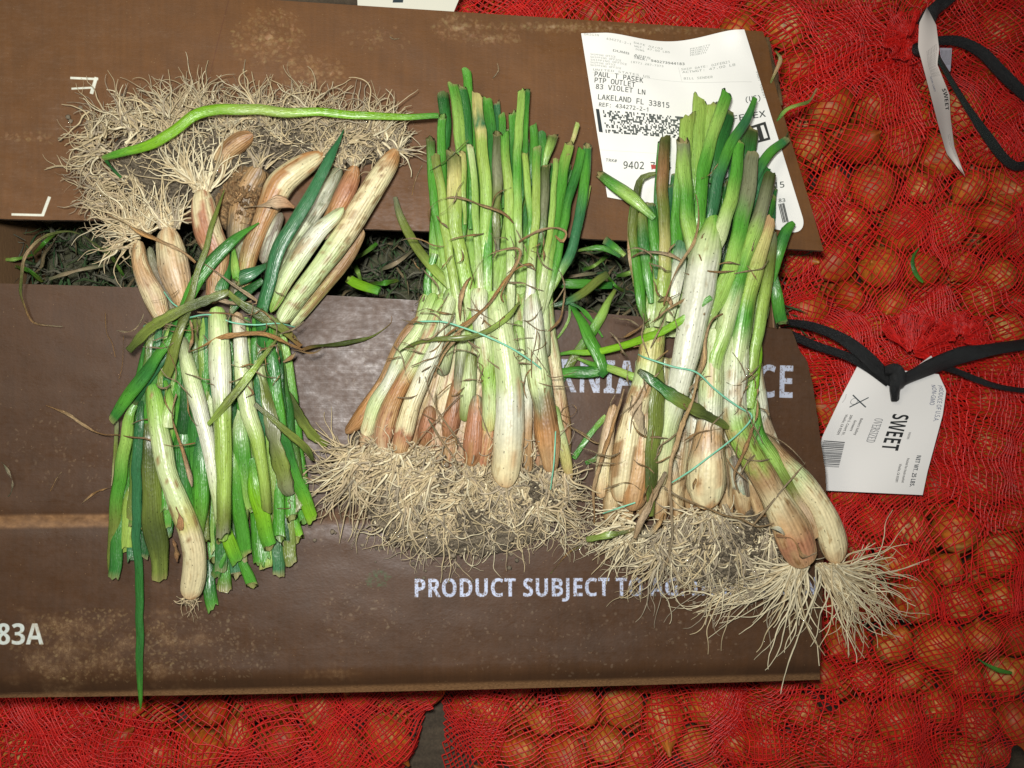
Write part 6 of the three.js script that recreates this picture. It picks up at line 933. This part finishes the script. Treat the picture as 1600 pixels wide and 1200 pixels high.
// ================================================================ loose leaves between the bunches and scraps on the carton
function looseLeaf(label, crop, kind, list, h, cols, extra) {
  const [x, y] = CR[crop](list[0], list[1]); const o = P(x, y, (Array.isArray(h) ? h[0] : h) / 1000);
  const holder = new THREE.Group(); holder.position.copy(o); scene.add(holder); const m = S(holder, crop, kind, list, h, cols, extra); scene.remove(holder);
  m.position.copy(o); m.name = numbered(kind === 'leaf' ? 'scallion_leaf' : kind); scene.add(m); return tag(m, label, 'leaf', 'loose leaves and scraps on the carton');
}
looseLeaf('lime green stem bridging the middle and right scallion bunches', 'e', 'leaf', [10, 1066, 18, 70, 1060, 22, 140, 1058, 24, 260, 1034, 27, 400, 988, 28, 520, 918, 28, 604, 852, 22], [10, 12, 16, 26, 40, 48, 52], ['green', 'lime', 'lime', 'lime', 'green'], { open: 0 });
looseLeaf('bent green leaf folded into a V over the carton lettering', 'e', 'leaf', [80, 872, 34, 110, 930, 44, 148, 1010, 50, 188, 1086, 46, 206, 1126, 36, 190, 1142, 30], [6, 12, 18, 20, 20, 18], ['dkG', 'green', 'green', 'green', 'dkG'], { open: 0 });
looseLeaf('dark green leaf lying flat across the carton lettering', 'e', 'leaf', [-20, 1128, 38, 60, 1130, 46, 140, 1134, 44, 204, 1128, 34], [8, 10, 13, 16], ['green', 'green', 'dkG', 'green'], { open: 0 });
looseLeaf('pale green leaf running down from the carton gap beneath the folded leaf', 'e', 'leaf', [242, 826, 30, 205, 890, 38, 165, 962, 40, 95, 1072, 36, 38, 1165, 30], [2, 6, 6, 5, 4], ['olive', 'ltG', 'green', 'olive', 'dkG'], { open: 0 });
looseLeaf('yellow-green stem slanting beneath the right bunch twine', 'e', 'leaf', [90, 1075, 20, 150, 1096, 26, 220, 1112, 30, 310, 1150, 32, 440, 1200, 32], [8, 13, 20, 26, 30], ['ltG', 'green', 'yelG', 'lime', 'yelG'], { open: 0 });
looseLeaf('dusty green leaf spanning the carton gap beside the middle bunch', 'e', 'leaf', [-10, 884, 24, 60, 868, 32, 120, 836, 34, 180, 786, 32, 220, 760, 24], [10, 9, 6, 4, 3], ['grey', 'blueG', 'olive', 'olive', 'dkOl'], { open: 0 });
looseLeaf('thin wilted leaf under the folded green leaf', 'e', 'wilted_leaf', [60, 866, 14, 110, 890, 24, 150, 930, 24, 195, 1000, 10], [8, 8, 6, 4], ['blueG', 'green', 'green']);
looseLeaf('thin curved green leaf beside the middle bunch twine', 'e', 'leaf', [0, 1030, 12, 40, 990, 14, 70, 930, 12, 72, 880, 8], [5, 5, 5, 5], ['green', 'ltG', 'green'], { open: 0 });
looseLeaf('mid green leaf lying inside the gap below the middle bunch leaves', 'e', 'leaf', [-60, 790, 30, 40, 796, 38, 140, 800, 38, 230, 806, 26], [-30, -26, -26, -30], ['dkG', 'green', 'green', 'dkG'], { open: 0 });
looseLeaf('bright green leaf end inside the gap between left and middle bunches', 'a', 'leaf', [1240, 890, 40, 1280, 915, 46, 1370, 945, 40], [-14, -12, -8], ['lime', 'lime', 'green'], { open: 1 });
looseLeaf('green leaf scrap under the right bunch bulbs', 'g', 'wilted_leaf', [80, 385, 24, 130, 310, 30, 190, 240, 26], [3, 4, 4], ['green', 'green', 'ltG']);
looseLeaf('small limp leaf scrap beside the right bunch dry leaf', 'g', 'wilted_leaf', [120, 400, 20, 160, 380, 26, 190, 330, 16], [3, 4, 4], ['green', 'olive', 'green']);
for (let i = 0; i < 16; i++) looseLeaf(i % 2 ? 'withered green leaf sunk in the open carton gap' : 'limp folded leaf sunk in the open carton gap', 'f', 'wilted_leaf', (() => { const x = [20, 70, 120, 180, 470, 520, 560, 600, 890, 930, 960, 1010, 560, 45, 620, 985][i], y = [400, 380, 425, 410, 420, 400, 395, 440, 430, 410, 440, 400, 430, 428, 405, 420][i], a = rr(0, 3.1), L = rr(22, 48); return [x - Math.cos(a) * L, y - Math.sin(a) * L * 0.6, 8, x, y + rr(-6, 6), rr(7, 12), x + Math.cos(a) * L, y + Math.sin(a) * L * 0.6, 7]; })(), [-78, -66, -80], [['green', 'ltG', 'green'], ['olive', 'green', 'olive'], ['grey', 'straw', 'grey']][i % 3], { open: 0 });
// scraps on the carton
const scrap = (label, l, cols, h = 1.4) => looseLeaf(label, 'f', 'dry_leaf', l, h, cols, { wob: 0.0004 });
scrap('tiny tan straw scrap beside the white corner mark', [96, 737, 2, 88, 748, 3, 79, 768, 2], ['tan', 'orange']);
scrap('withered grey curl lying by the carton fold', [3, 722, 5, 14, 738, 9, 20, 755, 7, 17, 770, 3, 12, 776, 2], ['grey', 'straw', 'grey']);
scrap('small tan shred above the middle bunch tops', [777, 98, 2, 779, 110, 3, 770, 122, 3], ['tan', 'straw']);
scrap('small pale shred above the matted root mass', [609, 57, 3, 615, 61, 5, 624, 60, 3], ['straw', 'tan']);
scrap('fine root thread lying beside the left bunch tie', [164, 488, 1.4, 167, 520, 1.6, 175, 535, 1.6, 180, 558, 1.2], ['brown', 'orange']);
scrap('hair-thin brown fibre beside the left bunch leaves', [193, 525, 1, 191, 570, 1.4, 186, 592, 1], ['brown', 'orange']);
scrap('tan root thread left of the middle bunch leaves', [660, 258, 2, 650, 280, 4, 644, 305, 2], ['straw', 'orange']);
looseLeaf('green leaf shred curling off the right edge of the label', 'f', 'wilted_leaf', [1214, 190, 6, 1228, 172, 9, 1246, 164, 8, 1264, 158, 6, 1276, 138, 3], [0, 2, 3, 2, 2], ['green', 'yelG', 'olive', 'tan']);
looseLeaf('dry olive shred on the carton corner beside the label', 'f', 'wilted_leaf', [1204, 130, 5, 1212, 112, 8, 1220, 92, 9, 1212, 80, 4], [0, 2, 4, 5], ['olive', 'tan', 'olive']);
looseLeaf('curved green sprout resting on the bag beside the label', 'f', 'leaf', [1436, 388, 4, 1427, 400, 8, 1427, 415, 9, 1434, 432, 8, 1442, 440, 4], [-70, -68, -67, -67, -68], ['green', 'dkG', 'green'], { open: 0 });
looseLeaf('green sprout poking out of the bag with the SWEET tag', 'f', 'leaf', [1527, 1028, 4, 1542, 1038, 7, 1560, 1046, 8, 1582, 1050, 4], [-66, -64, -63, -65], ['dkG', 'green', 'green'], { open: 0 });
scene.traverse((o) => { if (o.isMesh) { o.castShadow = true; o.receiveShadow = true; } });
renderer.render(scene, camera);
